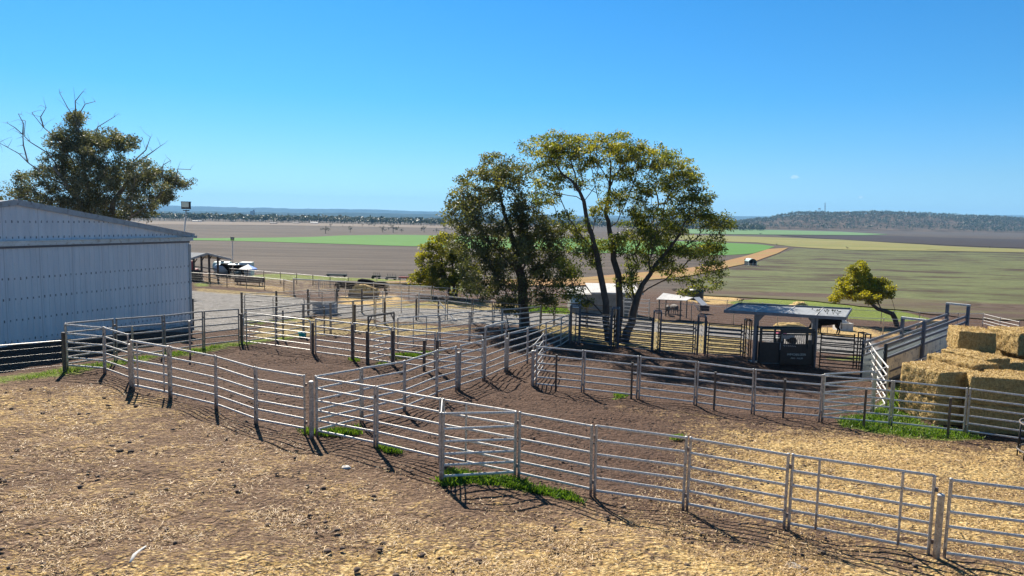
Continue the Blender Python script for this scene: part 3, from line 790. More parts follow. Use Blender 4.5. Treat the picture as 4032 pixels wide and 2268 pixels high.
# line F: behind the brown pen, over the dry grass
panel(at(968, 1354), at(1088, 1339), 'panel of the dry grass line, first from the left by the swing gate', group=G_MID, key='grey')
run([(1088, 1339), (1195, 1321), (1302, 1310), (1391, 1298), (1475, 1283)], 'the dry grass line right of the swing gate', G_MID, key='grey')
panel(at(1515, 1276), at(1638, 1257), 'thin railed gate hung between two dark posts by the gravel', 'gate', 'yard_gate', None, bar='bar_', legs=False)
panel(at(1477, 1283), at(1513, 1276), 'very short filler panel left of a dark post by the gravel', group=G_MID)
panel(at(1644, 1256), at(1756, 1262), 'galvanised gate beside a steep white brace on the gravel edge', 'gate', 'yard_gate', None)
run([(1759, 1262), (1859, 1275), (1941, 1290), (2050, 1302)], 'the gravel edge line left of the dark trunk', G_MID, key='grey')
panel(at(2128, 1284), at(2181, 1282), 'short dark panel right of the dark trunk', group=G_MID, key='old')  # dark steel on this and the next two lines paints in tree shade
run([(2050, 1300), (2128, 1284)], 'the bend behind the dark trunk', None, key='old')
run([(2181, 1283), (2310, 1292), (2420, 1302)], 'the dark line right of the trunk', None, key='old')
for u, v, vt, w in ((1115, 1334, 1222, 'behind the swing gate'), (1277, 1309, 1208, 'before the grey trough'), (1397, 1302, 1199, 'at the end of the dry grass line'),
                    (1515, 1278, 1188, 'left of the thin railed gate'), (1639, 1258, 1178, 'right of the thin railed gate'), (1726, 1252, 1172, 'near the steep white brace')):
    post(u, v, vt, 'dark post ' + w, 'old', w[0] not in 'b')
mb = MB(); a_ = at(1790, 1263); mb.tube([at(1727, 1250) + Vector((0, 0, 1.2)), a_ + Vector((0, 0, .05))], .045, 8)
mb.box(a_ + Vector((0, 0, .06)), (.3, .3, .12), .3)
tag(mb.build('brace', M['white_pipe'], smooth=False, origin=a_), 'steep white pipe brace with a footing block on the gravel edge', 'brace')
# line D: the dark posted line across the gravel
def rail_fence(pix, H, rails, label, key='white', pkey='old', name='rail_fence', cat='fence', group=None, rk='bar_', wires=(), tops=None, sub=1, pthick=False, rthick=1.0):
    pts = [at(u, v) for u, v in pix]
    t = thing(name, pts[0], label, cat, group); allp = []
    for i in range(len(pts) - 1):
        for s in range(sub):
            p = pts[i].lerp(pts[i + 1], s / sub); allp.append(onz(p.x, p.y))
    allp.append(pts[-1])
    for p in allp:
        put('post', PM[('thick_' if pthick else 'post_') + pkey], t, p - Vector((0, 0, .05)), (1, 1, H + .09))
    for i in range(len(allp) - 1):
        for z in rails: rail_between('rail', PM[rk + key], t, allp[i] + Vector((0, 0, z)), allp[i + 1] + Vector((0, 0, z)), rthick)
        for z in wires: rail_between('wire', PM['wire'], t, allp[i] + Vector((0, 0, z)), allp[i + 1] + Vector((0, 0, z)))
    return t
W5 = (.25, .5, .75, 1.0)
rail_fence([(953, 1263), (1089, 1251), (1213, 1239), (1326, 1231), (1425, 1232)], 1.75, (.25, .55, .85, 1.15, 1.45, 1.7), 'thin railed fence with tall dark posts behind the grey trough', 'grey', 'old', pthick=True)
rail_fence([(1425, 1232), (1507, 1229), (1580, 1229), (1650, 1231)], 1.6, (.3, .6, .9, 1.2, 1.55), 'white pipe railed fence along the gravel in front of the hay feeder', 'white', 'galv')
round_gate(at(1215, 1241), at(1324, 1234), 'dark round cornered gate standing open behind the grey trough', 1.5, 5, key='grey')
round_gate(at(958, 1262), at(1205, 1282), 'pale round cornered gate swung over the gravel left of the grey trough', 1.55, 6, key='grey')
# wire fences of the left paddock
rail_fence([(-120, 1505), (255, 1462)], 1.2, (1.2,), 'wire fence with one pipe top rail running off the left edge', 'galv', 'old', 'wire_fence', wires=W5, group=None)
rail_fence([(752, 1120), (827, 1124), (894, 1130), (970, 1135), (1042, 1141), (1118, 1149), (1158, 1160)], 1.15, (1.12,), 'low wire and rail fence before the open sided shelter', 'galv', 'old', 'wire_fence', wires=(.2, .45, .7, .9))
rail_fence([(905, 1098), (975, 1105), (1039, 1110), (1104, 1116), (1168, 1121), (1232, 1127), (1300, 1133), (1372, 1139)], 1.15, (1.12,), 'low fence with a thin top rail along the green verge', 'galv', 'old', 'wire_fence', wires=(.3, .6, .85))
rail_fence([(1158, 1163), (1256, 1168), (1361, 1174), (1471, 1180), (1580, 1187), (1697, 1193)], 1.5, (1.45,), 'white pipe and mesh fence in front of the black cattle', 'white', 'white', 'mesh_fence', wires=(.15, .28, .41, .54, .67, .8, .95, 1.1, 1.25), rk='rail_', rthick=1.5)
post(1157, 1166, 1096, 'big pale corner post of the white mesh fence', 'galv')
rail_fence([(1484, 1137), (1575, 1142), (1664, 1147), (1760, 1153)], 1.25, (.4, .8, 1.2), 'white railed yard behind the black cattle with slanted gate stays', 'white', 'white')
rail_fence([(1517, 1176), (1610, 1180), (1700, 1185)], 1.3, (.3, .6, .9, 1.25), 'low white rails right of the feeding cattle', 'white', 'old')
rail_fence([(1700, 1163), (1790, 1168), (1880, 1176), (1990, 1186)], 1.4, (.3, .65, 1.0, 1.35), 'white railed yard around the yellow green tree', 'white', 'galv')
rail_fence([(1706, 1186), (1836, 1194), (1964, 1206), (2100, 1214), (2250, 1224)], 1.35, (.45, .9, 1.3), 'white pipe fence passing behind the dark trunk to the block shed', 'white', 'galv', wires=(.2, .7))
rail_fence([(1790, 1140), (1900, 1150), (2020, 1160), (2140, 1170), (2250, 1180)], 1.2, (.6, 1.15), 'farthest white rails behind the dark trunk', 'white', 'galv')
# right paddock fences
rail_fence([(2452, 1252), (2555, 1257), (2721, 1263), (2887, 1278), (3060, 1294), (3257, 1314), (3475, 1322), (3641, 1327)], 1.5, (1.45,), 'pipe topped mesh fence along the far side of the gravel road', 'galv', 'galv', 'mesh_fence', wires=(.2, .4, .6, .8, 1.0, 1.2))
rail_fence([(2750, 1225), (2861, 1233), (3000, 1244), (3150, 1256), (3336, 1269), (3468, 1275), (3618, 1280), (3769, 1284), (3868, 1285)], 1.35, (1.3,), 'thin railed fence between the brown paddock and the green verge', 'galv', 'galv', 'wire_fence', wires=(.3, .6, .9))
rail_fence([(3868, 1283), (3935, 1302), (4010, 1320)], 1.3, (.3, .6, .9, 1.25), 'short pale railed fence behind the stacked straw bales', 'galv', 'galv')

# ------------------------------------------------------------------ the big pale shed on the left
def wall_point(u, v, C, w):
    d = ray(u, v); n = Vector((-w.y, w.x, 0)); o = Vector((0, 0, CAMZ))
    t = (C - o).dot(n) / d.dot(n); return o + d * t
def build_shed():
    C = at(752, 1277); L = at(0, 1366); w = (L - C); w.z = 0; w.normalize()
    out = Vector((-w.y, w.x, 0))
    if out.dot(Vector((0, 0, 0)) - C) < 0: out = -out
    A = wall_point(60, 796, C, w); E_ = wall_point(752, 925, C, w); LD = wall_point(752, 941, C, w)
    la = (A - C).dot(w); za, ze, zl = A.z - C.z, E_.z - C.z, LD.z - C.z
    tot = 2 * la; z0 = -.35
    t = thing('shed', C, 'big pale corrugated shed with a low gable at the left edge', 'shed')
    def roofz(x): return ze + (za - ze) * (x / la if x < la else (tot - x) / la)
    rot = Matrix((w, out, Vector((0, 0, 1)))).transposed()
    def addlocal(b, name, mat, smooth=False):
        o = b.build(name, mat, None, smooth); o.parent = t; o.rotation_euler = rot.to_euler(); return o
    # gable wall of ribbed sheet
    b = MB(); prof = [(0, 0), (.075, 0), (.10, .030), (.17, .030), (.195, 0)]; xs = []; k = 0
    while k * .27 < tot:
        xs += [(k * .27 + a, y) for a, y in prof if k * .27 + a < tot]; k += 1
    xs.append((tot, 0))
    zs = [z0, 0, 2.0, 4.0]
    for i in range(len(xs) - 1):
        (xa, ya), (xb, yb) = xs[i], xs[i + 1]
        za_, zb_ = roofz(xa) - .02, roofz(xb) - .02
        lv_a = [z for z in zs if z < za_] + [za_]; lv_b = [z for z in zs if z < za_] + [zb_]
        for j in range(len(lv_a) - 1):
            b.quad((xa, ya, lv_a[j]), (xb, yb, lv_b[j]), (xb, yb, lv_b[j + 1]), (xa, ya, lv_a[j + 1]))
    addlocal(b, 'wall', M['shed'])
    D = 24.0
    for nm, x in (('wall', .0), ('wall', tot)):
        b = MB(); x2 = x + (.02 if x == 0 else -.02); b.box((x2, -D / 2 - .01, (ze + z0) / 2), (.04, D - .02, ze - z0 - .05)); addlocal(b, nm, M['shed'])
    b = MB(); b.box((tot / 2, -D, (ze + z0) / 2), (tot - .1, .05, ze - z0 - .1)); addlocal(b, 'wall', M['shed'])
    # two roof slopes
    for s in (0, 1):
        b = MB(); ov = .06
        xa, xb = (-.35, la) if s == 0 else (la, tot + .35)
        sl = (za - ze) / la
        f = (lambda x: ze + sl * x) if s == 0 else (lambda x: ze + sl * (tot - x))
        n = 60
        for i in range(n):
            x1 = xa + (xb - xa) * i / n; x2 = xa + (xb - xa) * (i + 1) / n; xm = (x1 + x2) / 2
            for (p, q, hp, hq) in ((x1, xm, 0, .03), (xm, x2, .03, 0)):
                b.quad((p, ov, f(p) + .05 + hp), (q, ov, f(q) + .05 + hq), (q, -D - .3, f(q) + .05 + hq), (p, -D - .3, f(p) + .05 + hp))
        addlocal(b, 'roof', M['white_roof'])
    for s in (0, 1):
        x0, x1 = (-.32, la) if s == 0 else (la, tot + .32)
        f = lambda x: ze + (za - ze) / la * (x if s == 0 else tot - x)
        b = MB(); b.bar((x0, .10, f(x0) + .0), (x1, .10, f(x1) + .0), .05, .26); addlocal(b, 'barge_board', M['roof_edge'])
    b = MB(); b.box((tot / 2 - .05, .085, zl), (tot + .3, .09, .20)); b.box((tot / 2 - .05, .13, zl + .115), (tot + .3, .18, .03)); addlocal(b, 'ledge', M['roof_sheet'])
    b = MB(); b.box((tot / 2, .055, zl - .16), (tot, .04, .09)); addlocal(b, 'painted_ledge_shadow', M['far_dark'])  # dark strip painted in as the shadow under the ledge
    b = MB(); b.box((.03, .05, (zl - .3 + z0) / 2), (.14, .09, zl - .3 - z0)); addlocal(b, 'corner_flashing', M['roof_edge'])
    b = MB(); b.box((-.40, -D / 2, ze - .10), (.16, D + .3, .15)); addlocal(b, 'gutter', M['roof_edge'])
    # timber offcuts leaning along the foot of the wall
    b = MB()
    for k in range(6): b.bar(C + w * (.9 + .5 * k) + out * (.25 + .05 * k) + Vector((0, 0, .08)), C + w * (1.9 + .5 * k) + out * (.35 + .04 * k) + Vector((0, 0, .12)), .12, .06)
    tag(b.build('board_pile', M['concrete'], origin=C + w + out * .3), 'low pile of pale boards at the foot of the shed wall', 'board pile')
    return C, w, out, ze
SC, SW, SO, SZE = build_shed()

def flood_pole(base, top, label, hs=.42, yaw=0.0):
    t = thing('floodlight_pole', base, label, 'floodlight')
    MB().tube([base, base.lerp(top, .5), top], [.05, .042, .035], 8).build('pole', M['galv_post'], t, True)
    b = MB(); b.box(top + Vector((0, 0, .02)), (.34, .1, .05)); b.build('bracket', M['black_steel'], t)
    c = top + Vector((0, 0, .10 + hs / 2))
    h = MB(); h.box(c, (hs * 1.18, .16, hs), yaw); h.box(c + Vector((0, .02, hs * .5)), (hs * 1.24, .2, .04), yaw)
    hd = h.build('lamp_head', M['black_steel'], t)
    g = MB(); g.box(c + Matrix.Rotation(yaw, 3, 'Z') @ Vector((0, -.09, .05)), (hs * .98, .03, hs * .72), yaw); g.build('lens', M['lamp_glass'], hd)
    return t
bt = SC - SO * 1.3 - SW * .2
yb_ = bt.y
flood_pole(onz(bt.x, bt.y), at_y(733, 830, yb_), 'square floodlight on a leaning pole rising over the shed eave')
p_ = at(918, 1098); tp = at_y(915, 948, p_.y)
t_ = flood_pole(p_, tp, 'thin distant floodlight pole beside the open sided shelter', .3, .6)

# ------------------------------------------------------------------ trees
def cards(centers, radii, n_per, size, tones, flat=.75, droop=.25, r=rng, jitter_tone=.12, asp=.45):
    C = np.repeat(np.asarray(centers), n_per, 0); RR = np.repeat(np.asarray(radii), n_per)[:, None]
    T = np.repeat(np.asarray(tones), n_per); n = len(C)
    d = r.normal(size=(n, 3)); d /= np.linalg.norm(d, axis=1)[:, None]
    rad = r.random((n, 1)) ** .5
    P = C + d * rad * RR * np.array([1, 1, flat])
    a = r.normal(size=(n, 3)); a[:, 2] -= droop; a /= np.linalg.norm(a, axis=1)[:, None]
    b = r.normal(size=(n, 3)); b -= a * (a * b).sum(1)[:, None]; b /= np.linalg.norm(b, axis=1)[:, None]
    s = size * (.6 + .8 * r.random((n, 1)))
    A = a * s; B = b * s * asp
    V = np.stack([P - A * .5, P + B * .5, P + A * .5, P - B * .5], 1).reshape(-1, 3)
    F = np.arange(4 * n).reshape(n, 4)
    tone = np.clip(T + r.normal(size=n) * jitter_tone, 0, 1)
    return V, F, tone
def grow(trunks, pts, bf=.35):
    """join crown points to the limbs so that twigs run back along short paths"""
    nodes = []; par = []; path = []
    for tr in trunks:
        prev = -1
        for k, p in enumerate(tr):
            if k == 0 and prev == -1:
                # a limb may start on an existing node
                best = None
                for i, q in enumerate(nodes):
                    if (q - p).length < .25: best = i
                if best is not None: prev = best; continue
            L = 0 if prev < 0 else path[prev] + (p - nodes[prev]).length
            nodes.append(p.copy()); par.append(prev); path.append(L); prev = len(nodes) - 1
    ntr = len(nodes)
    P = np.array(pts); n = len(P); cost = np.full(n, 1e9); who = np.zeros(n, int)
    for i, q in enumerate(nodes):
        c = np.linalg.norm(P - np.array(q), axis=1) + bf * path[i]
        m_ = c < cost; cost[m_] = c[m_]; who[m_] = i
    done = np.zeros(n, bool)
    for _ in range(n):
        k = int(np.argmin(np.where(done, 1e9, cost))); done[k] = True
        q = Vector(P[k]); p = who[k]
        L = path[p] + (q - nodes[p]).length
        nodes.append(q); par.append(p); path.append(L); i = len(nodes) - 1
        c = np.linalg.norm(P - P[k], axis=1) + bf * L
        m_ = (c < cost) & ~done; cost[m_] = c[m_]; who[m_] = i
    return nodes, par, ntr
def branches_mesh(nodes, par, ntr, tip=.012, rmax=.3, expo=2.5, trunk_r=None, sides=5, wob=.12):
    n = len(nodes); kids = [[] for _ in range(n)]
    for i, p in enumerate(par):
        if p >= 0: kids[p].append(i)
    rad = [0.0] * n
    order = sorted(range(n), key=lambda i: -i)
    # children always come after their parent
    for i in order:
        if not kids[i]: rad[i] = tip
        else: rad[i] = min(rmax, sum(rad[k] ** expo for k in kids[i]) ** (1 / expo))
        if trunk_r and i < len(trunk_r): rad[i] = max(rad[i], trunk_r[i])
    b = MB(); used = set()
    roots = [i for i in range(n) if par[i] < 0]
    stack = [(r_, None) for r_ in roots]
    while stack:
        i, p = stack.pop()
        chain = ([p] if p is not None else []) + [i]; cur = i
        while kids[cur]:
            ks = sorted(kids[cur], key=lambda k: -rad[k])
            for k in ks[1:]: stack.append((k, cur))
            cur = ks[0]; chain.append(cur)
        if len(chain) < 2: continue
        pts = []; rr = []
        for j in range(len(chain) - 1):
            a, c = nodes[chain[j]], nodes[chain[j + 1]]; L = (c - a).length
            ra = rad[chain[j]] if (j > 0 or p is None) else min(rad[chain[j]], rad[chain[1]] * 1.15)
            rc = rad[chain[j + 1]]
            m_ = 2 if L > .4 else 1
            for s in range(m_):
                f = s / m_; q = a.lerp(c, f)
                if s: q = q + Vector(rng.normal(size=3)) * L * wob * .5
                pts.append(q); rr.append(ra + (rc - ra) * f)
        pts.append(nodes[chain[-1]]); rr.append(rad[chain[-1]])
        nn = 9 if max(rr) > .1 else (6 if max(rr) > .04 else 4)
        b.tube(pts, rr, nn, cap=False)
    return b
def lobe_points(lobes, ydepth, n, depth_scale=.8, r=rng):
    A = np.array([l[2] * l[3] for l in lobes], float); A /= A.sum(); out = []; li = []
    for _ in range(n):
        k = r.choice(len(lobes), p=A); u0, v0, ru, rv = lobes[k][:4]
        rr = math.sqrt(r.random()); th = r.random() * 6.283
        off = lobes[k][4] if len(lobes[k]) > 4 else 0
        dy = off + r.normal() * ru / FPX * ydepth * depth_scale
        y = ydepth + dy
        out.append(at_y(u0 + ru * rr * math.cos(th), v0 + rv * rr * math.sin(th), y)); li.append(k)
    return out, li
def tree(name, label, base, limbs, lobes, npts, leafmat, barkmat, n_leaf, leaf_size, clump, tone_fn, group=None, tip=.012,
         rmax=.3, trunk_r=None, bf=.35, depth_scale=.8, bare=(), flat=.7, cat='tree', asp=.45, seed=1, wob=.12, skip=.0):
    r = np.random.default_rng(seed)
    t = thing(name, base, label, cat, group)
    pts, li = lobe_points(lobes, base.y, npts, depth_scale, r)
    nodes, par, ntr = grow(limbs, [tuple(p) for p in pts], bf)
    b = branches_mesh(nodes, par, ntr, tip, rmax, trunk_r=trunk_r, wob=wob)
    for br in bare:
        k = len(br); b.tube(br, [.055 * (1 - .75 * i / (k - 1)) + .008 for i in range(k)], 5, cap=False)
        for i in range(1, k):
            for _ in range(2):
                q = br[i]; d = Vector(r.normal(size=3)) * .5; d.z += .4
                b.tube([q, q + d * .5 + Vector(r.normal(size=3)) * .08, q + d], [.02, .012, .005], 4, cap=False)
    b.build('trunk', barkmat, t, True)
    C = np.array([tuple(p) for p in pts]); keep = r.random(len(C)) > skip
    C = C[keep]; li = [l for l, k in zip(li, keep) if k]
    tn = np.array([tone_fn(c, l, r) for c, l in zip(C, li)])
    V, F, tone = cards(C, clump * (.7 + .6 * r.random(len(C))), n_leaf, leaf_size, tn, flat, r=r, asp=asp)
    o = np_mesh('crown', V, F, leafmat, tone, loc=tuple(base), parent=t)
    return t
def limb(pix, y, dys=None): return [at_y(u, v, y + (dys[i] if dys else 0)) for i, (u, v) in enumerate(pix)]

# left of the pair: dense dark crown over a straight trunk
b1 = at(2065, 1292); y1 = b1.y
L1 = [(1960, 670, 85, 65), (1885, 750, 95, 70), (2050, 715, 85, 70), (1825, 835, 80, 60), (1955, 850, 120, 80), (2090, 850, 100, 85),
      (1860, 945, 100, 75), (1985, 970, 120, 85), (2120, 975, 100, 85), (1890, 1055, 105, 65), (2040, 1075, 120, 70), (2160, 1075, 70, 65),
      (1950, 1140, 90, 45), (2110, 1165, 80, 50), (1850, 1125, 60, 40), (2010, 1205, 45, 32), (2180, 1185, 45, 38), (1790, 800, 40, 30), (2200, 950, 50, 60)]
t1 = limb([(2065, 1296), (2063, 1230), (2058, 1150), (2050, 1080), (2035, 1000), (2010, 920), (1985, 840), (1970, 760)], y1)
l1 = [t1, [t1[3], at_y(1990, 1020, y1 - .5), at_y(1930, 960, y1 - 1.2), at_y(1880, 880, y1 - 1.6)], [t1[3], at_y(2090, 1000, y1 + .5), at_y(2120, 920, y1 + .9), at_y(2100, 830, y1 + 1)],
      [t1[4], at_y(2050, 900, y1 - 1), at_y(2060, 800, y1 - 1.6)], [t1[2], at_y(1990, 1110, y1 - 1), at_y(1920, 1090, y1 - 1.8)], [t1[2], at_y(2110, 1120, y1 - 1), at_y(2160, 1100, y1 - 1.8)]]
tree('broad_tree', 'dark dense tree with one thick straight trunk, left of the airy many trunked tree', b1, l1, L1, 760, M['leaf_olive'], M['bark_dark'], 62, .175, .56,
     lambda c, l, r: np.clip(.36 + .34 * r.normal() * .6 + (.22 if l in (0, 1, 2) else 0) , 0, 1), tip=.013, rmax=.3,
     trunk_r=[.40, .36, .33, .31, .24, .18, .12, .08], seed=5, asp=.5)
# right of the pair: airy spreading crown on several trunks
b2 = at(2428, 1346); y2 = b2.y
L2 = [(2125, 575, 75, 45), (2225, 575, 75, 48), (2420, 562, 105, 42), (2330, 615, 80, 45), (2520, 620, 100, 45), (2620, 645, 95, 50), (2155, 680, 75, 50),
      (2245, 715, 60, 40), (2680, 735, 85, 60), (2570, 730, 70, 40), (2430, 680, 60, 25), (2740, 815, 75, 55), (2640, 830, 85, 50), (2530, 840, 50, 35),
      (2790, 880, 80, 45), (2840, 865, 40, 35), (2150, 760, 55, 50), (2620, 915, 80, 45), (2730, 975, 85, 40), (2810, 1010, 50, 40), (2560, 960, 60, 45),
      (2490, 1030, 45, 50), (2790, 1100, 50, 50), (2830, 1060, 25, 35), (2650, 1085, 55, 28), (2720, 1130, 50, 30), (2270, 960, 40, 50), (2245, 1060, 55, 45),
      (2240, 1145, 60, 35), (2300, 1190, 38, 24), (2470, 1120, 40, 45), (2225, 870, 45, 40), (2200, 620, 50, 50), (2820, 950, 30, 30), (2770, 770, 40, 40), (2870, 890, 25, 20), (2290, 640, 50, 40), (2480, 690, 60, 35), (2360, 715, 40, 30), (2490, 880, 50, 40), (2370, 960, 40, 40), (2450, 610, 70, 40), (2290, 560, 60, 40), (2180, 540, 50, 25), (2560, 590, 60, 35), (2700, 690, 60, 40), (2350, 840, 30, 30), (2440, 960, 40, 45), (2580, 1030, 50, 40), (2500, 770, 70, 40), (2420, 800, 50, 50), (2600, 880, 70, 60), (2660, 1010, 60, 50), (2530, 930, 60, 50), (2300, 900, 40, 50), (2330, 1010, 30, 50)]
ta_ = limb([(2396, 1350), (2385, 1260), (2372, 1120), (2350, 1000), (2330, 923), (2299, 793), (2250, 710), (2190, 650)], y2, [0, 0, -.2, -.4, -.5, -.8, -1, -1.2])
tb_ = limb([(2430, 1350), (2440, 1236), (2434, 1080), (2415, 980), (2398, 897), (2385, 845), (2400, 740), (2405, 640)], y2, [0, .2, .4, .5, .5, .4, .2, 0])
tc_ = limb([(2458, 1350), (2487, 1270), (2502, 1195), (2512, 1165), (2560, 1080), (2617, 1002), (2680, 920), (2720, 840)], y2, [0, 0, -.1, -.2, -.3, -.5, -.8, -1])
l2 = [ta_, tb_, tc_,
      [ta_[1], at_y(2340, 1200, y2 - .6), at_y(2300, 1150, y2 - 1.1), at_y(2255, 1085, y2 - 1.6)],
      [ta_[3], at_y(2290, 930, y2 - 1), at_y(2230, 890, y2 - 1.6)], [ta_[5], at_y(2240, 770, y2 + .3), at_y(2180, 760, y2 + .8)],
      [tb_[4], at_y(2440, 850, y2 - .6), at_y(2480, 760, y2 - 1.2), at_y(2510, 670, y2 - 1.4)], [tb_[5], at_y(2350, 760, y2 + .9), at_y(2330, 660, y2 + 1.4)],
      [tb_[3], at_y(2460, 900, y2 + 1), at_y(2540, 800, y2 + 1.6), at_y(2600, 700, y2 + 2)],
      [tc_[3], at_y(2600, 1110, y2 + .6), at_y(2695, 1092, y2 + .9), at_y(2760, 1105, y2 + .9)], [tc_[5], at_y(2700, 965, y2 + .6), at_y(2780, 950, y2 + 1)],
      [tc_[2], at_y(2485, 1100, y2 + .4), at_y(2500, 1000, y2 + .9), at_y(2560, 900, y2 + 1.2)]]
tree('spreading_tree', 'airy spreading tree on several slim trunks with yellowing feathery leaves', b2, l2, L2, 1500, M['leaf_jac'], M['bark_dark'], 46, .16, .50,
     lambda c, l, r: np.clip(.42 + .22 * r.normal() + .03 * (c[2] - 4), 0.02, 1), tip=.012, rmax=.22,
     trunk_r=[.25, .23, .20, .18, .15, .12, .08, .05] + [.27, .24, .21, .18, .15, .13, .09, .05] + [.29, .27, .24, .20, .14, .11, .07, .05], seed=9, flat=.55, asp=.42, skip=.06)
# small yellow green tree to the left
b3 = at(1792, 1174); y3 = b3.y
L3 = [(1690, 1035, 50, 42), (1745, 960, 60, 40), (1672, 1095, 55, 32), (1775, 1045, 70, 55), (1835, 1085, 60, 45), (1755, 1115, 90, 28), (1700, 985, 40, 30), (1800, 985, 40, 40)]
t3 = [limb([(1780, 1178), (1768, 1130), (1750, 1080), (1740, 1020)], y3), limb([(1796, 1178), (1800, 1130), (1815, 1085), (1815, 1040)], y3, [.2, .3, .5, .7]), limb([(1788, 1178), (1788, 1130), (1785, 1070), (1770, 1000)], y3, [-.2, -.3, -.4, -.4]),
      [at_y(1768, 1130, y3), at_y(1720, 1120, y3 - .6), at_y(1680, 1095, y3 - 1)]]
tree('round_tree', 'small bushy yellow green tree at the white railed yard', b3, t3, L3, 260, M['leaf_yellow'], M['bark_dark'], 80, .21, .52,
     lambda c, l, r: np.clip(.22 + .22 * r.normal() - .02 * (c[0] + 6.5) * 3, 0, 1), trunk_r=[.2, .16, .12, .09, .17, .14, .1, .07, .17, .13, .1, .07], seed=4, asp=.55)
# leaning tree in the right paddock
b4 = at(3533, 1287); y4 = b4.y
L4 = [(3378, 1062, 38, 32), (3345, 1118, 38, 35), (3322, 1150, 34, 24), (3288, 1173, 20, 11), (3445, 1128, 42, 28), (3482, 1150, 36, 30), (3420, 1170, 70, 20), (3385, 1140, 50, 40), (3472, 1112, 26, 15), (3395, 1085, 30, 30)]
t4 = limb([(3533, 1289), (3524, 1255), (3514, 1236), (3475, 1222), (3440, 1204), (3420, 1180), (3400, 1130), (3385, 1075)], y4)
t4b = [t4[3], at_y(3460, 1195, y4 + .2), at_y(3456, 1160, y4 + .3)]
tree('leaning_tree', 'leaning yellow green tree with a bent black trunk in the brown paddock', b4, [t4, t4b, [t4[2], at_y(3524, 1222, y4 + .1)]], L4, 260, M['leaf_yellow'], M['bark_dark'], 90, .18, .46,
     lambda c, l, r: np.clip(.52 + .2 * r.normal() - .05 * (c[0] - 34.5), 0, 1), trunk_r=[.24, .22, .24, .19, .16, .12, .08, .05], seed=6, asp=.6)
# ragged gum behind the shed
y5 = 62.0; p0 = at_y(360, 900, y5); b5 = onz(p0.x, y5)
L5 = [(300, 478, 38, 32), (235, 560, 50, 40), (300, 620, 80, 50), (400, 600, 85, 48), (480, 572, 50, 30), (205, 650, 60, 42), (125, 705, 60, 38), (62, 742, 40, 28), (100, 775, 70, 32),
      (250, 715, 95, 55), (370, 695, 105, 65), (480, 680, 95, 62), (560, 680, 75, 52), (640, 700, 60, 42), (690, 722, 38, 32), (590, 760, 90, 45), (460, 775, 110, 48), (340, 790, 100, 38), (205, 800, 90, 26),
      (300, 555, 60, 40), (420, 545, 60, 35), (350, 570, 70, 40), (300, 470, 36, 30), (240, 530, 36, 30), (500, 560, 40, 25), (655, 770, 36, 30), (742, 724, 18, 15), (560, 830, 75, 32), (470, 850, 60, 22), (400, 840, 90, 26), (300, 830, 80, 20)]
t5 = limb([(420, 1050), (400, 930), (350, 850), (300, 780), (255, 715), (210, 655)], y5, [0, 0, 0, -.3, -.6, -.8])
t5[0] = Vector((b5.x, y5, b5.z - .05)); 
t5b = [t5[1], at_y(440, 830, y5 + .5), at_y(480, 750, y5 + .9), at_y(510, 680, y5 + 1.2)]
t5c = [t5[2], at_y(350, 760, y5 + .8), at_y(330, 680, y5 + 1), at_y(325, 600, y5 + 1), at_y(305, 520, y5 + 1)]
t5d = [t5[1], at_y(520, 850, y5 - .6), at_y(590, 800, y5 - 1.2), at_y(650, 740, y5 - 1.6)]
t5e = [t5[3], at_y(380, 720, y5 - 1), at_y(420, 640, y5 - 1.5)]
BR = [[(265, 735), (180, 690), (110, 640), (75, 605), (30, 580), (-4, 562)], [(110, 640), (92, 570), (90, 530), (60, 503), (28, 484)], [(90, 530), (92, 485), (72, 448)],
      [(240, 670), (185, 600), (120, 560), (95, 535), (100, 475)], [(290, 640), (225, 548), (170, 500), (125, 443)], [(172, 502), (160, 460), (182, 424)], [(305, 520), (300, 470), (270, 430), (235, 366)],
      [(310, 530), (312, 450), (335, 410), (374, 400)], [(300, 470), (296, 400), (325, 362)], [(350, 600), (385, 500), (450, 460)], [(520, 640), (575, 590), (592, 540)], [(540, 640), (600, 598), (632, 575)],
      [(640, 700), (642, 650), (672, 632)], [(690, 720), (700, 665), (750, 668)], [(660, 740), (720, 735), (760, 722)]]
tree('gum_tree', 'ragged grey green gum with bare dead twigs rising behind the pale shed', b5, [t5, t5b, t5c, t5d, t5e], L5, 950, M['leaf_gum'], M['bark_grey'], 70, .20, .55,
     lambda c, l, r: np.clip(.42 + .24 * r.normal(), 0, 1), trunk_r=[.5, .4, .32, .22, .15, .1, .25, .18, .1, .22, .15, .1, .06], seed=12, tip=.014,
     bare=[limb(b_, y5 - .5) for b_ in BR], asp=.4, flat=.8)
b6 = at_y(-40, 850, 75.0); b6 = onz(b6.x, 75)
tree('gum_tree', 'tree mostly cut off by the left edge behind the shed ridge', b6, [limb([(-40, 1000), (-40, 850), (-35, 800)], 75)], [(-15, 765, 32, 24), (-60, 760, 50, 40), (-80, 800, 60, 40), (-30, 800, 40, 25)], 70,
     M['leaf_gum'], M['bark_grey'], 40, .3, .5, lambda c, l, r: np.clip(.4 + .2 * r.normal(), 0, 1), seed=3)
# thin bare sapling in front of the dark trunk
b7 = at(2003, 1292); y7 = b7.y
tree('sapling', 'thin bare sapling on the grass left of the dark trunk', b7, [limb([(2003, 1293), (1998, 1260), (1990, 1230), (1985, 1205)], y7)], [(1985, 1190, 30, 16), (2010, 1205, 25, 18), (1965, 1200, 20, 14)], 40,
     M['leaf_olive'], M['bark_dark'], 8, .16, .2, lambda c, l, r: .3, seed=8, tip=.008, trunk_r=[.05, .045, .035, .025])

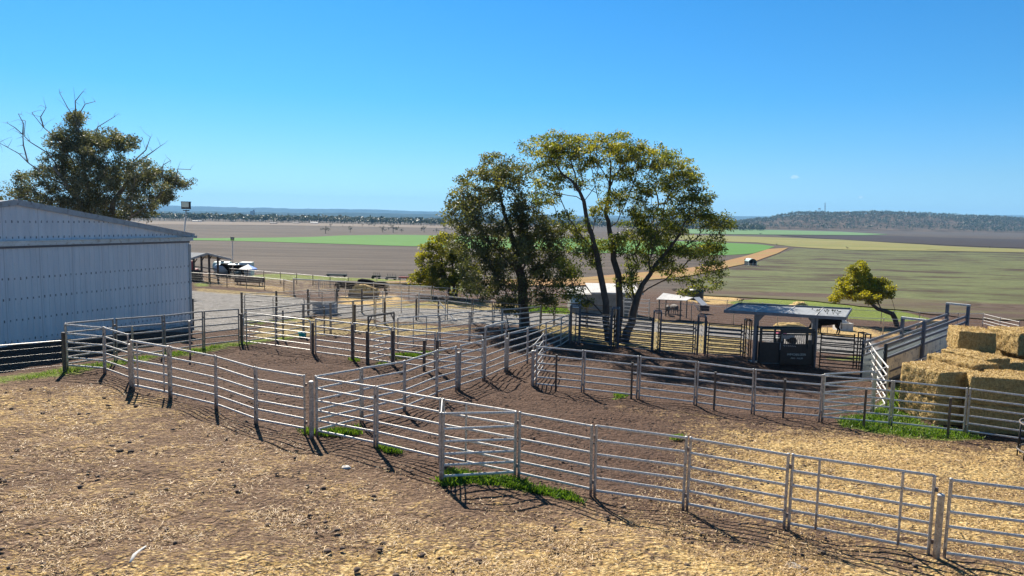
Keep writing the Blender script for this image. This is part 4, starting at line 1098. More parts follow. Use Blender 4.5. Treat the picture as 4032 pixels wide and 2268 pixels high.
# ------------------------------------------------------------------ shaded race, crush and shade roof
RB = (.12, .38, .62, .88, 1.12, 1.38, 1.62, 1.88)
def race_panel(a, b, label, key='blue', H=2.0, off=.75, far=True):
    a, b = Vector(a), Vector(b); d = (b - a).normalized(); n = Vector((-d.y, d.x, 0))
    panel(a, b, label, 'race fence', 'race_fence', 'near side panels of the shaded race', H=H, rails=RB, key=key, inset=.04)
    if far:
        a2, b2_ = a + n * off, b + n * off
        a2.z, b2_.z = gz(a2.x, a2.y), gz(b2_.x, b2_.y)
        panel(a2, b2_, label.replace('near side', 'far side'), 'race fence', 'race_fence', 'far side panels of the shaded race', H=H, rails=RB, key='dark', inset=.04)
def slide_frame(p, d, H, label, key='blue', w=.42, off=.75):
    """tall double post frame across the race that a sliding gate runs in"""
    p = Vector(p); n = Vector((-d.y, d.x, 0)); t = thing('slide_gate_frame', p, label, 'gate frame', 'sliding gate frames of the race')
    for a in (0, w):
        for o in (0, off):
            q = p + d * a + n * o; q.z = gz(q.x, q.y)
            put('post', PM['post_' + key], t, q, (1.1, 1.1, H))
    for a in (0, w):
        rail_between('head_rail', PM['rail_' + key], t, p + d * a + Vector((0, 0, H - .03)), p + d * a + n * off + Vector((0, 0, H - .03)))
    for o in (0, off):
        rail_between('head_rail', PM['rail_' + key], t, p + n * o + Vector((0, 0, H - .03)), p + d * w + n * o + Vector((0, 0, H - .03)))
    for k in range(6): rail_between('gate_bar', PM['bar_' + key], t, p + d * w * .5 + Vector((0, 0, .25 + k * .3)), p + d * w * .5 + n * off + Vector((0, 0, .25 + k * .3)))
    return t
qa, qb, qc, qd = at(2262, 1352), at(2402, 1371), at(2426, 1372), at(2566, 1386)
qe, qf, qg, qh = at(2592, 1387), at(2738, 1398), at(2782, 1400), at(2926, 1412)
rd = (qh - qa); rd.z = 0; rd.normalize()
race_panel(qa, qb, 'slate blue race panel on the near side, beneath the tree trunks')
race_panel(qc, qd, 'slate blue race panel on the near side, just right of the trunks')
race_panel(qe, qf, 'slate blue race panel on the near side, between two tall frames')
race_panel(qg, qh, 'slate blue race panel on the near side, next to the shade roof')
slide_frame(at(2243, 1352), rd, 2.35, 'tall slate blue sliding gate frame at the left end of the race', w=.55)
slide_frame(at(2405, 1372), rd, 2.45, 'tall pale frame over the race by the leaning trunks')
slide_frame(at(2570, 1386), rd, 2.45, 'tall pale frame over the middle of the race')
slide_frame(at(2746, 1399), rd, 2.35, 'stout double frame over the race left of the shade roof')
slide_frame(at(2932, 1412), rd, 2.3, 'dark frame joining the race to the crush under the roof', 'dark', w=.3)

def build_crush():
    A, B = at(2966, 1432), at(3204, 1446)
    d = (B - A); d.z = 0; Wd = d.length; d.normalize(); n = Vector((-d.y, d.x, 0))
    def W(x, y, z): q = A + d * x + n * y; return Vector((q.x, q.y, A.z + (B.z - A.z) * x / Wd + z))
    yaw = math.atan2(d.y, d.x)
    # shade roof
    rt = thing('shade_roof', A, 'flat slate blue steel shade roof standing over the dark crush', 'shade roof')
    zf = (1430 - 1234) * A.y / FPX + .02
    for x, y in ((0, 0), (Wd, 0), (.6, 1.25), (Wd + .4, 1.25)):
        MB().box(W(x, y, zf / 2), (.13, .13, zf), yaw).build('post', M['blue_steel'], rt)
    for x, s in ((0, 1), (Wd, -1)):
        b = MB(); p, q, r_ = W(x, -.02, zf - .55), W(x, -.02, zf), W(x + .5 * s, -.02, zf)
        k = len(b.v); th = n * .05
        b.v += [tuple(p), tuple(q), tuple(r_), tuple(p + th), tuple(q + th), tuple(r_ + th)]
        b.f += [(k, k + 1, k + 2), (k + 5, k + 4, k + 3), (k, k + 3, k + 4, k + 1), (k + 1, k + 4, k + 5, k + 2), (k + 2, k + 5, k + 3, k)]; b.tone += [None] * 5
        b.build('corner_bracket', M['blue_steel'], rt)
    fl, fr = at_y(2852, 1228, A.y - .5), at_y(3329, 1256, B.y - .5)
    zz = .14
    bl = at_y(2908, 1199, A.y + 1.9); br = at_y(3352, 1220, B.y + 1.9)
    flz, frz = fl.z, fr.z
    b = MB(); b.quad(fl + Vector((0, 0, .07)), fr + Vector((0, 0, .07)), br + Vector((0, 0, .03)), bl + Vector((0, 0, .03)))
    b.quad(fl + Vector((0, 0, .02)), bl + Vector((0, 0, -.02)), br + Vector((0, 0, -.02)), fr + Vector((0, 0, .02)))
    b.build('roof_deck', M['roof_grey'], rt)
    for p, q in ((fl, fr), (fr, br), (bl, br), (fl, bl)):
        MB().bar(p + Vector((0, 0, .03)), q + Vector((0, 0, .03)), .06, .17).build('edge_beam', M['blue_steel'], rt)
    for k in (.25, .5, .75):
        MB().bar(fl.lerp(fr, k) + Vector((0, 0, .09)), bl.lerp(br, k) + Vector((0, 0, .05)), .05, .03).build('purlin_strap', M['galv'], rt)
    # weeds sprouting on the roof
    wr = np.random.default_rng(2)
    for k in (.40, .47, .52, .56, .02):
        p = fl.lerp(fr, min(.95, k + .36) if k > .1 else .03) + (bl - fl) * (.25 if k > .1 else .9) + Vector((0, 0, .09))
        b = MB()
        for j in range(5):
            dd = Vector((wr.normal() * .12, wr.normal() * .12, .16 + .1 * wr.random())); e = p + dd
            b.tube([p, p + dd * .6, e], [.008, .006, .004], 4)
            s = Vector((.05, 0, .03)); b.quad(e - s, e + Vector((0, .03, .05)), e + s, e - Vector((0, .03, .02)))
        tag(b.build('roof_weed', M['leaf_olive'], origin=p), 'small dark weed sprouting on the shade roof', 'weed', 'weeds on the shade roof')
    # the crush
    ct = thing('cattle_crush', W(.3, .1, 0), 'dark green steel cattle crush with barred window and lettering under the roof', 'cattle crush')
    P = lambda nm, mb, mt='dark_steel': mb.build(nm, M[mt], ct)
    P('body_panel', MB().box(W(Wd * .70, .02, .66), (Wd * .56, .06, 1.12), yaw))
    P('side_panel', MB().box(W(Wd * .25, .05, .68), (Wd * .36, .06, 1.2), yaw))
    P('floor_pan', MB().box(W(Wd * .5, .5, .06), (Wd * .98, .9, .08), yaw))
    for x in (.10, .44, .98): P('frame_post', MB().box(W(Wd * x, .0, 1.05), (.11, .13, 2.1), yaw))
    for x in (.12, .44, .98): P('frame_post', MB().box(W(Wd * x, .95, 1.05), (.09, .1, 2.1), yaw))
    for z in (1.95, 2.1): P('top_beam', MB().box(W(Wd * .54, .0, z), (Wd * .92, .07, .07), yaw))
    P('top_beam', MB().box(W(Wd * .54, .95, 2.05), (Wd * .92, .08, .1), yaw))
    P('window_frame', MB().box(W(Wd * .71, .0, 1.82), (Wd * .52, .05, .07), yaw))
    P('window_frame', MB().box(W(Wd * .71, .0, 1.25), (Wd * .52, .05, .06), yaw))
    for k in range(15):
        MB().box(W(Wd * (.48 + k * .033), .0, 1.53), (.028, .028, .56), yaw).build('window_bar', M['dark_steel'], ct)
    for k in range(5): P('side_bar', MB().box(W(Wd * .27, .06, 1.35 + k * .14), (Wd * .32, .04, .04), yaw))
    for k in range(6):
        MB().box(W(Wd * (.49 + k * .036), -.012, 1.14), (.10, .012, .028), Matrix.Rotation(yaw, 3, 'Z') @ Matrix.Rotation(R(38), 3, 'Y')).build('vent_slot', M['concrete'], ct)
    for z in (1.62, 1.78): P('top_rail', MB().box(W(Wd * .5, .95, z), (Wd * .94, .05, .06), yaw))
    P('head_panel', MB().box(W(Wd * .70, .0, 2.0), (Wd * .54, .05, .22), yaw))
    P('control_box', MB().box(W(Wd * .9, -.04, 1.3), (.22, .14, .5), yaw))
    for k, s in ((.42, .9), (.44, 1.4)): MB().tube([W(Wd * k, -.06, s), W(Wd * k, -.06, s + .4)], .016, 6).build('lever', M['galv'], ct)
    def text(body, x, z, size):
        cu = bpy.data.curves.new('lettering', 'FONT'); cu.body = body; cu.size = size; cu.align_x = 'CENTER'; cu.extrude = .003
        tmp = bpy.data.objects.new('lettering_tmp', cu); COL.objects.link(tmp)
        me = bpy.data.meshes.new_from_object(tmp.evaluated_get(bpy.context.evaluated_depsgraph_get()))
        bpy.data.objects.remove(tmp); me.materials.clear(); me.materials.append(M['letter'])
        o = bpy.data.objects.new('lettering', me); COL.objects.link(o); o.parent = ct
        o.rotation_euler = (R(90), 0, yaw); o.location = W(x, -.016, z) - ct.location
        o.scale = (1.12, 1, 1)
    text('IMMOBILIZER', Wd * .70, .62, .165)
    text('PRO - PULSE', Wd * .71, .42, .115)
    # sliding gate panel right of the crush
    g0, g1 = at(3222, 1448), at(3394, 1462)
    H = 2.15
    panel(g0, g1, 'dark ten bar race gate between the crush and the white railed panels', 'gate', 'race_gate', None, H=2.0, rails=tuple(.1 + .2 * k for k in range(10)), key='dark', ups=(.94,))
    slide_frame(at(3398, 1463), d, 2.15, 'dark frame at the right end of the race', 'dark', w=.3)
    far0, far1 = g0 + n * .9, g1 + n * .9
    far0.z, far1.z = gz(far0.x, far0.y), gz(far1.x, far1.y)
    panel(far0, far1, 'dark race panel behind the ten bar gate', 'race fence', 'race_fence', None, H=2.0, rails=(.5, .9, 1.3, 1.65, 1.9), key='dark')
build_crush()

# ------------------------------------------------------------------ loading ramp
def build_ramp():
    S, E_ = onz(18.9, 35.4), onz(27.3, 42.0)
    d = E_ - S; L = math.hypot(d.x, d.y); d = Vector((d.x / L, d.y / L, 0)); n = Vector((-d.y, d.x, 0)); yaw = math.atan2(d.y, d.x)
    rise = 1.35
    def base(x): return S.z + (E_.z - S.z) * x / L
    def W(x, y, z, deck=True): q = S + d * x + n * y; return Vector((q.x, q.y, base(x) + z + (rise * x / L if deck else 0)))
    t = thing('loading_ramp', S, 'steel loading ramp with mottled zinc sides rising behind the straw bales', 'loading ramp')
    wd = .95
    MB().bar(W(0, wd / 2, .1), W(L, wd / 2, .1), wd - .06, .1).build('deck', M['concrete'], t)
    for y, mt in ((0, 'sheet_cream'), (wd, 'sheet_blue')):
        b = MB(); th = n * .02
        for k in range(8):
            x1, x2 = L * k / 8, L * (k + 1) / 8 - .002
            p = [W(x1, y, .12), W(x2, y, .12), W(x2, y, 1.28), W(x1, y, 1.28)]
            b.quad(*p); b.quad(*[q + th for q in reversed(p)])
        b.build('side_sheet', M[mt], t)
        for z, h in ((1.31, .12), (1.66, .13), (2.0, .13), (.08, .12), (.52, .07)):
            MB().bar(W(0, y - .045 if y == 0 else y + .045, z), W(L, y - .045 if y == 0 else y + .045, z), .06, h).build('side_rail', M['blue_steel'], t)
    for x in (L * .42, L * .985):
        for y in (-.09, wd + .09):
            a, b_ = W(x, y, -.1 - rise * x / L), W(x, y, 2.62)
            MB().box((a + b_) / 2, (.17, .15, b_.z - a.z), yaw).build('frame_post', M['blue_steel'], t)
        MB().bar(W(x, -.17, 2.66), W(x, wd + .17, 2.66), .2, .1).build('head_beam', M['galv'], t)
    for y in (-.09, wd + .09):
        a, b_ = W(.1, y, -.1), W(.1, y, 2.1); MB().box((a + b_) / 2, (.14, .12, b_.z - a.z), yaw).build('frame_post', M['dark_steel'], t)
    # walkway rail on pipes down the near side
    y = -.75
    MB().tube([W(.9, y, .95), W(L * .8, y, .95)], .03, 8).build('walkway_rail', M['galv'], t, True)
    for k in range(5):
        x = .9 + k * (L * .8 - .9) / 4
        MB().tube([W(x, y, -.05, False), W(x, y, .95)], .028, 8).build('walkway_post', M['galv'], t, True)
    MB().bar(W(.9, y + .3, .02), W(L * .8, y + .3, .02), .5, .05).build('walkway_plank', M['timber'], t)
build_ramp()

# ------------------------------------------------------------------ straw bales
def bale(c, size, yaw, label, group=None, seed=0, roll=0):
    """big square bale: rounded box with a torn, lumpy straw surface and loose ends"""
    r = np.random.default_rng(seed + 50); sx, sy, sz = size; V = []; idx = {}; F = []
    nx, ny, nz = [max(3, int(s / .075)) for s in size]
    ph = r.uniform(0, 50, 3)
    def vert(i, j, k):
        key = (i, j, k)
        if key in idx: return idx[key]
        p = Vector(((i / nx - .5) * sx, (j / ny - .5) * sy, (k / nz - .5) * sz))
        rad = .035; q = p.copy()
        for a, s in enumerate(size):
            lim = s / 2 - rad
            q[a] = max(-lim, min(lim, p[a]))
        dd = p - q
        if dd.length > 1e-6: p = q + dd.normalized() * rad if dd.length > rad else q + dd
        # flakes: the bale is pressed in slices along its length
        nn = Vector((p.x + ph[0], p.y + ph[1], p.z + ph[2]))
        bul = .045 * math.cos(p.z / sz * 3.0)
        amp = .050 * mnoise.noise(nn * 3.2) + .035 * mnoise.noise(nn * 9) + .022 * mnoise.noise(Vector((nn.x * 26, nn.y * 26, nn.z * 6)))
        out = Vector((p.x / sx, p.y / sy, p.z / sz)); m_ = max(range(3), key=lambda a: abs(out[a]))
        nrm = Vector((0, 0, 0)); nrm[m_] = 1 if out[m_] > 0 else -1
        p = p + nrm * (amp + (bul if m_ != 2 else .02 * mnoise.noise(nn * 1.7)) * .6)
        V.append(p); idx[key] = len(V) - 1; return idx[key]
    def face(fn, a, b):
        for i in range(a):
            for j in range(b):
                F.append((fn(i, j), fn(i + 1, j), fn(i + 1, j + 1), fn(i, j + 1)))
    face(lambda i, j: vert(i, j, nz), nx, ny); face(lambda i, j: vert(j, i, 0), ny, nx)
    face(lambda i, j: vert(i, 0, j), nx, nz); face(lambda i, j: vert(j, ny, i), nz, nx)
    face(lambda i, j: vert(0, j, i), nz, ny); face(lambda i, j: vert(nx, i, j), ny, nz)
    Rm = Matrix.Rotation(yaw, 3, 'Z') @ Matrix.Rotation(roll, 3, 'X'); c = Vector(c)
    t = thing('straw_bale', c, label, 'straw bale', group)
    VV = np.array([tuple(Rm @ v + c) for v in V])
    np_mesh('body', VV, F, M['bale'], loc=tuple(c), parent=t, smooth=True)
    # stalk ends standing off every face
    n = 3800; fa = r.integers(0, len(F), n); ctr = VV[np.array(F)[fa]].mean(1)
    u = r.normal(size=(n, 3)); u /= np.linalg.norm(u, axis=1)[:, None]
    w = r.normal(size=(n, 3)); w -= u * (u * w).sum(1)[:, None]; w /= np.linalg.norm(w, axis=1)[:, None]
    L = r.uniform(.05, .14, (n, 1)); a = ctr - u * L * .5; b = ctr + u * L * .5; w *= .008
    SV = np.stack([a - w, a + w, b + w, b - w], 1).reshape(-1, 3)
    o = np_mesh('loose_stalks', SV, np.arange(4 * n).reshape(n, 4), M['straw_bits'], np.clip(r.normal(.5, .25, n), 0, 1), loc=tuple(c), parent=t)
    o['kind'] = 'stuff'
    return t
def stack(p, dx, dy, size, yaw, lv, label, seed, group=None):
    d = Vector((math.cos(yaw), math.sin(yaw), 0)); n = Vector((-d.y, d.x, 0))
    q = Vector(p) + d * (dx + size[0] / 2) + n * (dy + size[1] / 2)
    z = gz(q.x, q.y) + size[2] * (lv + .5) - .03
    return bale((q.x, q.y, z), size, yaw, label, group, seed)
dB = Vector((.24, -.97, 0)).normalized(); nB = Vector((-dB.y, dB.x, 0)); yB = math.atan2(dB.y, dB.x)
A = onz(16.22, 28.9)
def brow(k, sh, L, lv, label, seed, w=1.2):
    q = A + nB * (1.29 * k + w / 2) + dB * (sh + L / 2)
    dz = (0, -.16, .05, .12, -.1)[k] * lv
    return bale((q.x, q.y, gz(A.x + 1, A.y) + 1.1 * (lv + .5) - .03 + dz), (L, w, 1.09), yB + R(rngb.normal() * 1.6), label, None, seed)
rngb = np.random.default_rng(5)
brow(0, 0, 2.0, 0, 'straw bale at ground level behind the green weeds, under another bale', 1)
brow(0, .03, 2.0, 1, 'straw bale on the second layer, nearest the white railed panels', 2)
for k, sh, l in ((1, -.9, 'straw bale on the second layer tucked behind the nearest one'), (2, -1.3, 'middle straw bale of the flat second layer'), (3, -1.9, 'second layer straw bale in front of the topmost one'), (4, -2.0, 'second layer straw bale towards the right edge behind the topmost')):
    brow(k, sh, 2.4, 1, l, 3 + k)
    brow(k, sh, 2.4, 0, l.replace('straw bale', 'ground straw bale beneath the one').replace('the one on the second layer', 'the one') if k == 9 else 'ground straw bale in the dark, %s row behind the front stack' % ORD[k - 1], 23 + k)
C0 = onz(17.68, 26.6)
S2 = (2.5, 1.15, 1.09); y2_ = R(-14)
stack(C0, 0, 0, S2, y2_, 0, 'lowest dark shaded straw bale behind the right hand panels', 35)
stack(C0, -.02, .02, S2, y2_, 1, 'shaded straw bale with a sunlit top behind the right hand panels', 36)
stack(C0, 1.15, 1.2, (2.0, 1.1, 1.09), y2_, 0, 'ground straw bale hidden behind the shaded right hand stack', 37)
stack(C0, 1.15, 1.2, (2.0, 1.1, 1.09), y2_, 1, 'second layer straw bale just behind the shaded right hand stack', 38)
def bale_corner(cx, cy, wdir, W_, L_, z, h, label, seed):
    wd = Vector((math.cos(wdir), math.sin(wdir), 0)); ld = Vector((-wd.y, wd.x, 0))
    q = Vector((cx, cy, 0)) + wd * W_ / 2 + ld * L_ / 2
    return bale((q.x, q.y, z + h / 2), (W_, L_, h), wdir, label, None, seed)
zt = at_y(3784, 1388, 33.0).z
bale_corner(21.15, 33.0, R(-20), 1.5, 2.2, zt, 1.02, 'topmost square straw bale with a shaded front face, standing alone on the stack', 41)
bale_corner(21.0, 32.6, R(-18), 1.3, 2.3, zt - 1.1, 1.08, 'straw bale directly beneath the topmost one', 42)
bale_corner(21.0, 32.6, R(-18), 1.3, 2.3, zt - 2.2, 1.08, 'ground straw bale two layers beneath the topmost one', 43)
bale_corner(23.65, 32.5, R(-3), 1.3, 2.45, zt - .02, 1.04, 'large straw bale at the top right, cut by the frame edge', 44)
bale_corner(24.98, 32.5, R(-3), 1.3, 2.45, zt - .02, 1.04, 'straw bale out of frame beside the top right one', 45)
bale_corner(24.3, 32.9, R(-3), 1.9, 2.3, zt - 1.12, 1.08, 'straw bale in black shadow below the top right one', 46)
bale_corner(24.3, 32.9, R(-3), 1.9, 2.3, zt - 2.22, 1.08, 'lowest straw bale under the top right stack', 47)
# round hay feeder at the right edge
def ring_feeder():
    c = at(4142, 1822); t = thing('ring_feeder', c, 'round steel hay feeder ring cut off by the right edge', 'hay feeder')
    rad = .95
    for z, nm in ((.32, 'lower_ring'), (1.22, 'top_ring')):
        pts = [c + Vector((rad * math.cos(a), rad * math.sin(a), z)) for a in np.linspace(0, 2 * math.pi, 41)]
        MB().tube(pts, .032, 8, cap=False).build(nm, M['old_post'], t, True)
    for k in range(12):
        a = 2 * math.pi * k / 12; a2 = a + .18
        MB().tube([c + Vector((rad * math.cos(a), rad * math.sin(a), 0)), c + Vector((rad * math.cos(a2), rad * math.sin(a2), 1.22))], .024, 7).build('stay', M['black_steel'], t, True)
ring_feeder()

# ------------------------------------------------------------------ cattle
def make_cow(name, label, p, yaw, mat, s=1.0, head='down', group=None):
    """one continuous skinned body: deep chest, tucked belly, jointed legs, neck and muzzle"""
    V = []; Eg = []; Rd = []
    def v(x, y, z, ry, rz=None, link=None):
        V.append((x * s, y * s, z * s)); Rd.append((ry * s, (rz or ry) * s)); i = len(V) - 1
        if link is not None: Eg.append((link, i))
        return i
    a = v(-.55, 0, 1.02, .25, .27); b = v(-.15, 0, .98, .31, .35, a); c = v(.32, 0, .97, .30, .36, b); d = v(.72, 0, 1.02, .23, .30, c)
    rump = v(-.82, 0, 1.06, .16, .18, a)
    tl = v(-.93, 0, .98, .035, .035, rump); tl2 = v(-.95, 0, .62, .025, .025, tl); v(-.94, 0, .42, .045, .045, tl2)
    if head == 'down': hp = [(1.02, 1.0, .16), (1.22, .82, .12), (1.34, .62, .115), (1.46, .42, .075)]
    else: hp = [(1.0, 1.18, .17), (1.18, 1.34, .13), (1.36, 1.33, .115), (1.58, 1.22, .075)]
    prev = d; hi = []
    for x, z, r_ in hp: prev = v(x, 0, z, r_, r_, prev); hi.append(prev)
    hx, hz = hp[1][0], hp[1][1]
    for sy in (-1, 1):
        e = v(hx + .02, sy * .17, hz + .06, .035, .02, hi[1]); v(hx - .03, sy * .27, hz + .03, .045, .015, e)
        k = v(.68, sy * .15, .70, .10, .10, d); k2 = v(.69, sy * .16, .42, .062, .062, k); k3 = v(.67, sy * .16, .12, .048, .048, k2); v(.70, sy * .16, .02, .06, .06, k3)
        h = v(-.62, sy * .16, .74, .14, .14, a); h2 = v(-.58, sy * .17, .56, .08, .08, h); h3 = v(-.74, sy * .17, .40, .056, .056, h2); h4 = v(-.70, sy * .17, .12, .046, .046, h3); v(-.67, sy * .17, .02, .06, .06, h4)
    me = bpy.data.meshes.new(name); me.from_pydata(V, Eg, []); me.materials.append(mat)
    o = bpy.data.objects.new(name, me); COL.objects.link(o)
    sk = o.modifiers.new('skin', 'SKIN'); sk.use_smooth_shade = True
    for i, (ry, rz) in enumerate(Rd):
        me.skin_vertices[0].data[i].radius = (ry, rz); me.skin_vertices[0].data[i].use_root = (i == 1)
    sb = o.modifiers.new('smooth', 'SUBSURF'); sb.levels = 2; sb.render_levels = 2
    o.location = p; o.rotation_euler = (0, 0, yaw)
    return tag(o, label, 'cow', group)
make_cow('cow', 'black cow with its rump to the left of the hay feeder', at(1362, 1168), R(8), M['black_hide'], 1.05)
make_cow('cow', 'black cow standing behind the hay feeder, left of its companion', at(1440, 1150), R(-20), M['black_hide'], 1.0)
make_cow('cow', 'black cow at the right end of the hay feeder, rump to the right', at(1492, 1166), R(172), M['black_hide'], 1.05)
make_cow('cow', 'black cow half hidden beside the white concrete trough', at(3262, 1316), R(178), M['black_hide'], 1.1)
make_cow('cow', 'tan cow standing beyond the loading ramp', at(3680, 1318), R(160), M['tan_hide'], 1.05)
make_cow('cow', 'dark cow standing under the edge of the open shelter', at(930, 1094), R(185), M['black_hide'], 1.1, 'up')
make_cow('cow', 'dark calf under the white awning, left of the two', at(2627, 1242), R(80), M['old_post'], .75)
make_cow('cow', 'dark calf under the white awning, right of the two', at(2655, 1238), R(100), M['old_post'], .75)

# ------------------------------------------------------------------ small yard things
def lump(name, c, size, mat, label, cat, seed=0, amp=.25, kind=None, nseg=18):
    r = np.random.default_rng(seed); ph = r.uniform(0, 40, 3); b = MB(); rows = []
    for i in range(nseg + 1):
        th = math.pi / 2 * i / nseg
        for j in range(nseg * 2):
            a = 2 * math.pi * j / (nseg * 2); x, y, z = math.cos(a) * math.cos(th), math.sin(a) * math.cos(th), math.sin(th)
            k = 1 + amp * mnoise.noise(Vector((x * 2 + ph[0], y * 2 + ph[1], z * 2))) + amp * .5 * mnoise.noise(Vector((x * 7 + ph[0], y * 7, z * 7 + ph[2])))
            b.v.append((c[0] + x * size[0] * k, c[1] + y * size[1] * k, c[2] - .04 + z * size[2] * k))
    m_ = nseg * 2
    for i in range(nseg):
        for j in range(m_): b.f.append((i * m_ + j, i * m_ + (j + 1) % m_, (i + 1) * m_ + (j + 1) % m_, (i + 1) * m_ + j)); b.tone.append(None)
    return tag(b.build(name, mat, None, True, origin=c), label, cat)
def trough(u, v, L, W_, H, yaw, mat, label, cat, legs=False, name='trough', fill=None):
    c = at(u, v); t = thing(name, c, label, cat); Rm = Matrix.Rotation(yaw, 3, 'Z')
    def Q(x, y, z): q = Rm @ Vector((x, y, 0)); return c + q + Vector((0, 0, z))
    z0 = H * .4 if legs else .0; th = .05
    b = MB(); b.box(Q(0, -W_ / 2, (z0 + H) / 2), (L, th, H - z0), yaw); b.build('side', mat, t)
    b = MB(); b.box(Q(0, W_ / 2, (z0 + H) / 2), (L, th, H - z0), yaw); b.build('side', mat, t)
    for x in (-L / 2, L / 2): MB().box(Q(x, 0, (z0 + H) / 2), (th, W_ - th - .004, H - z0), yaw).build('end', mat, t)
    MB().box(Q(0, 0, z0 + .08), (L - th - .01, W_ - th - .01, .06), yaw).build('bottom', mat, t)
    MB().box(Q(0, -W_ / 2 - .01, H + .012), (L + .06, .09, .03), yaw).build('rim', mat, t)
    MB().box(Q(0, W_ / 2 + .01, H + .012), (L + .06, .09, .03), yaw).build('rim', mat, t)
    if legs:
        for x in (-L * .42, L * .42):
            for y in (-W_ * .4, W_ * .4): MB().box(Q(x, y, z0 / 2), (.07, .07, z0), yaw).build('leg', M['timber'], t)
    if fill: MB().box(Q(0, 0, H - .12), (L - .12, W_ - .12, .04), yaw).build('fill', fill, t)
    return t
trough(1279, 1234, 1.5, 1.0, .72, R(4), M['grey_plastic'], 'grey water trough on the gravel between the dark fence posts', 'trough', fill=M['pale_blue'])
trough(984, 1123, 2.7, .8, .75, R(-6), M['timber'], 'long dark feed trough on legs in the left paddock', 'trough', True)
trough(3318, 1300, 1.35, 1.0, .65, R(-3), M['concrete'], 'white concrete trough right of the black cow', 'trough', fill=M['concrete'])
MB_ = MB(); pc = at(3318, 1300) + Vector((-.1, 0, .66)); MB_.box(pc + Vector((0, 0, .1)), (.6, .55, .2)); MB_.box(pc + Vector((0, 0, .24)), (.35, .4, .1))
tag(MB_.build('float_cover', M['white_paint'], origin=pc), 'white box shaped float cover on the concrete trough', 'cover')
c = at(1191, 1330); t = thing('lick_tub', c, 'small teal plastic tub on the grass beside the swing gate', 'tub')
MB().lathe(c, [(.15, 0), (.19, .02), (.21, .26), (.23, .28), (.23, .31), (.19, .31), (.17, .12)], 18, False).build('tub', M['teal'], t, True)
MB().lathe(c, [(.01, .13), (.175, .13)], 18, False).build('fill', M['old_post'], t)
# hay feeder with the black cattle
hf = at(1432, 1172); t = thing('hay_feeder', hf, 'low dark hay feeder heaped with golden hay between the black cattle', 'hay feeder')
MB().box(hf + Vector((0, 0, .25)), (2.6, 1.1, .5), R(2)).build('crate', M['timber'], t)
for k in range(6):
    MB().bar(hf + Vector((-1.2 + .48 * k, -.55, .5)), hf + Vector((-1.05 + .48 * k, -.58, 1.0)), .04, .04).build('stanchion', M['black_steel'], t)
lump('hay_heap', hf + Vector((0, -.05, .45)), (1.35, .62, .8), M['bale'], 'heap of golden hay in the low feeder', 'hay heap', 3)
lump('hay_heap', at(2697, 1166), (1.1, .8, .9), M['bale'], 'loose hay heap beyond the white awning', 'hay heap', 5, .35)
lump('hay_heap', at(3145, 1216), (1.2, 1.0, .9), M['bale'], 'weathered hay mound on the green verge behind the shade roof', 'hay heap', 7)
lump('hay_heap', at(3110, 1296), (1.6, .8, .6), M['bale'], 'hay piled in the paddock, seen under the shade roof', 'hay heap', 8)
c = at(2738, 1180); t = thing('water_tank', c, 'squat dark water tank beside the loose hay heap', 'water tank')
MB().lathe(c, [(.95, 0), (.98, .3), (.95, .6), (.98, .9), (.95, 1.2), (.4, 1.38), (.05, 1.4)], 24).build('body', M['dark_steel'], t, True)
MB().lathe(c + Vector((0, 0, 1.38)), [(.22, 0), (.22, .08), (.05, .1)], 14).build('lid', M['black_steel'], t)
# quad bike seen through the crush window
c = at(3090, 1352); t = thing('quad_bike', c, 'small farm bike with a pink cloth seen through the crush window', 'bike')
for x in (-.45, .45):
    for y in (-.32, .32):
        w_ = MB(); w_.tube([c + Vector((x, y - .09, .25)), c + Vector((x, y + .09, .25))], .25, 14); w_.build('wheel', M['black_steel'], t)
MB().box(c + Vector((0, 0, .5)), (1.2, .45, .3)).build('body', M['concrete'], t)
MB().box(c + Vector((-.3, 0, .75)), (.6, .5, .22)).build('pink_cloth', M['pink'], t)
MB().tube([c + Vector((.4, -.3, .95)), c + Vector((.35, 0, .9)), c + Vector((.4, .3, .95))], .025, 6).build('handlebar', M['white_paint'], t)

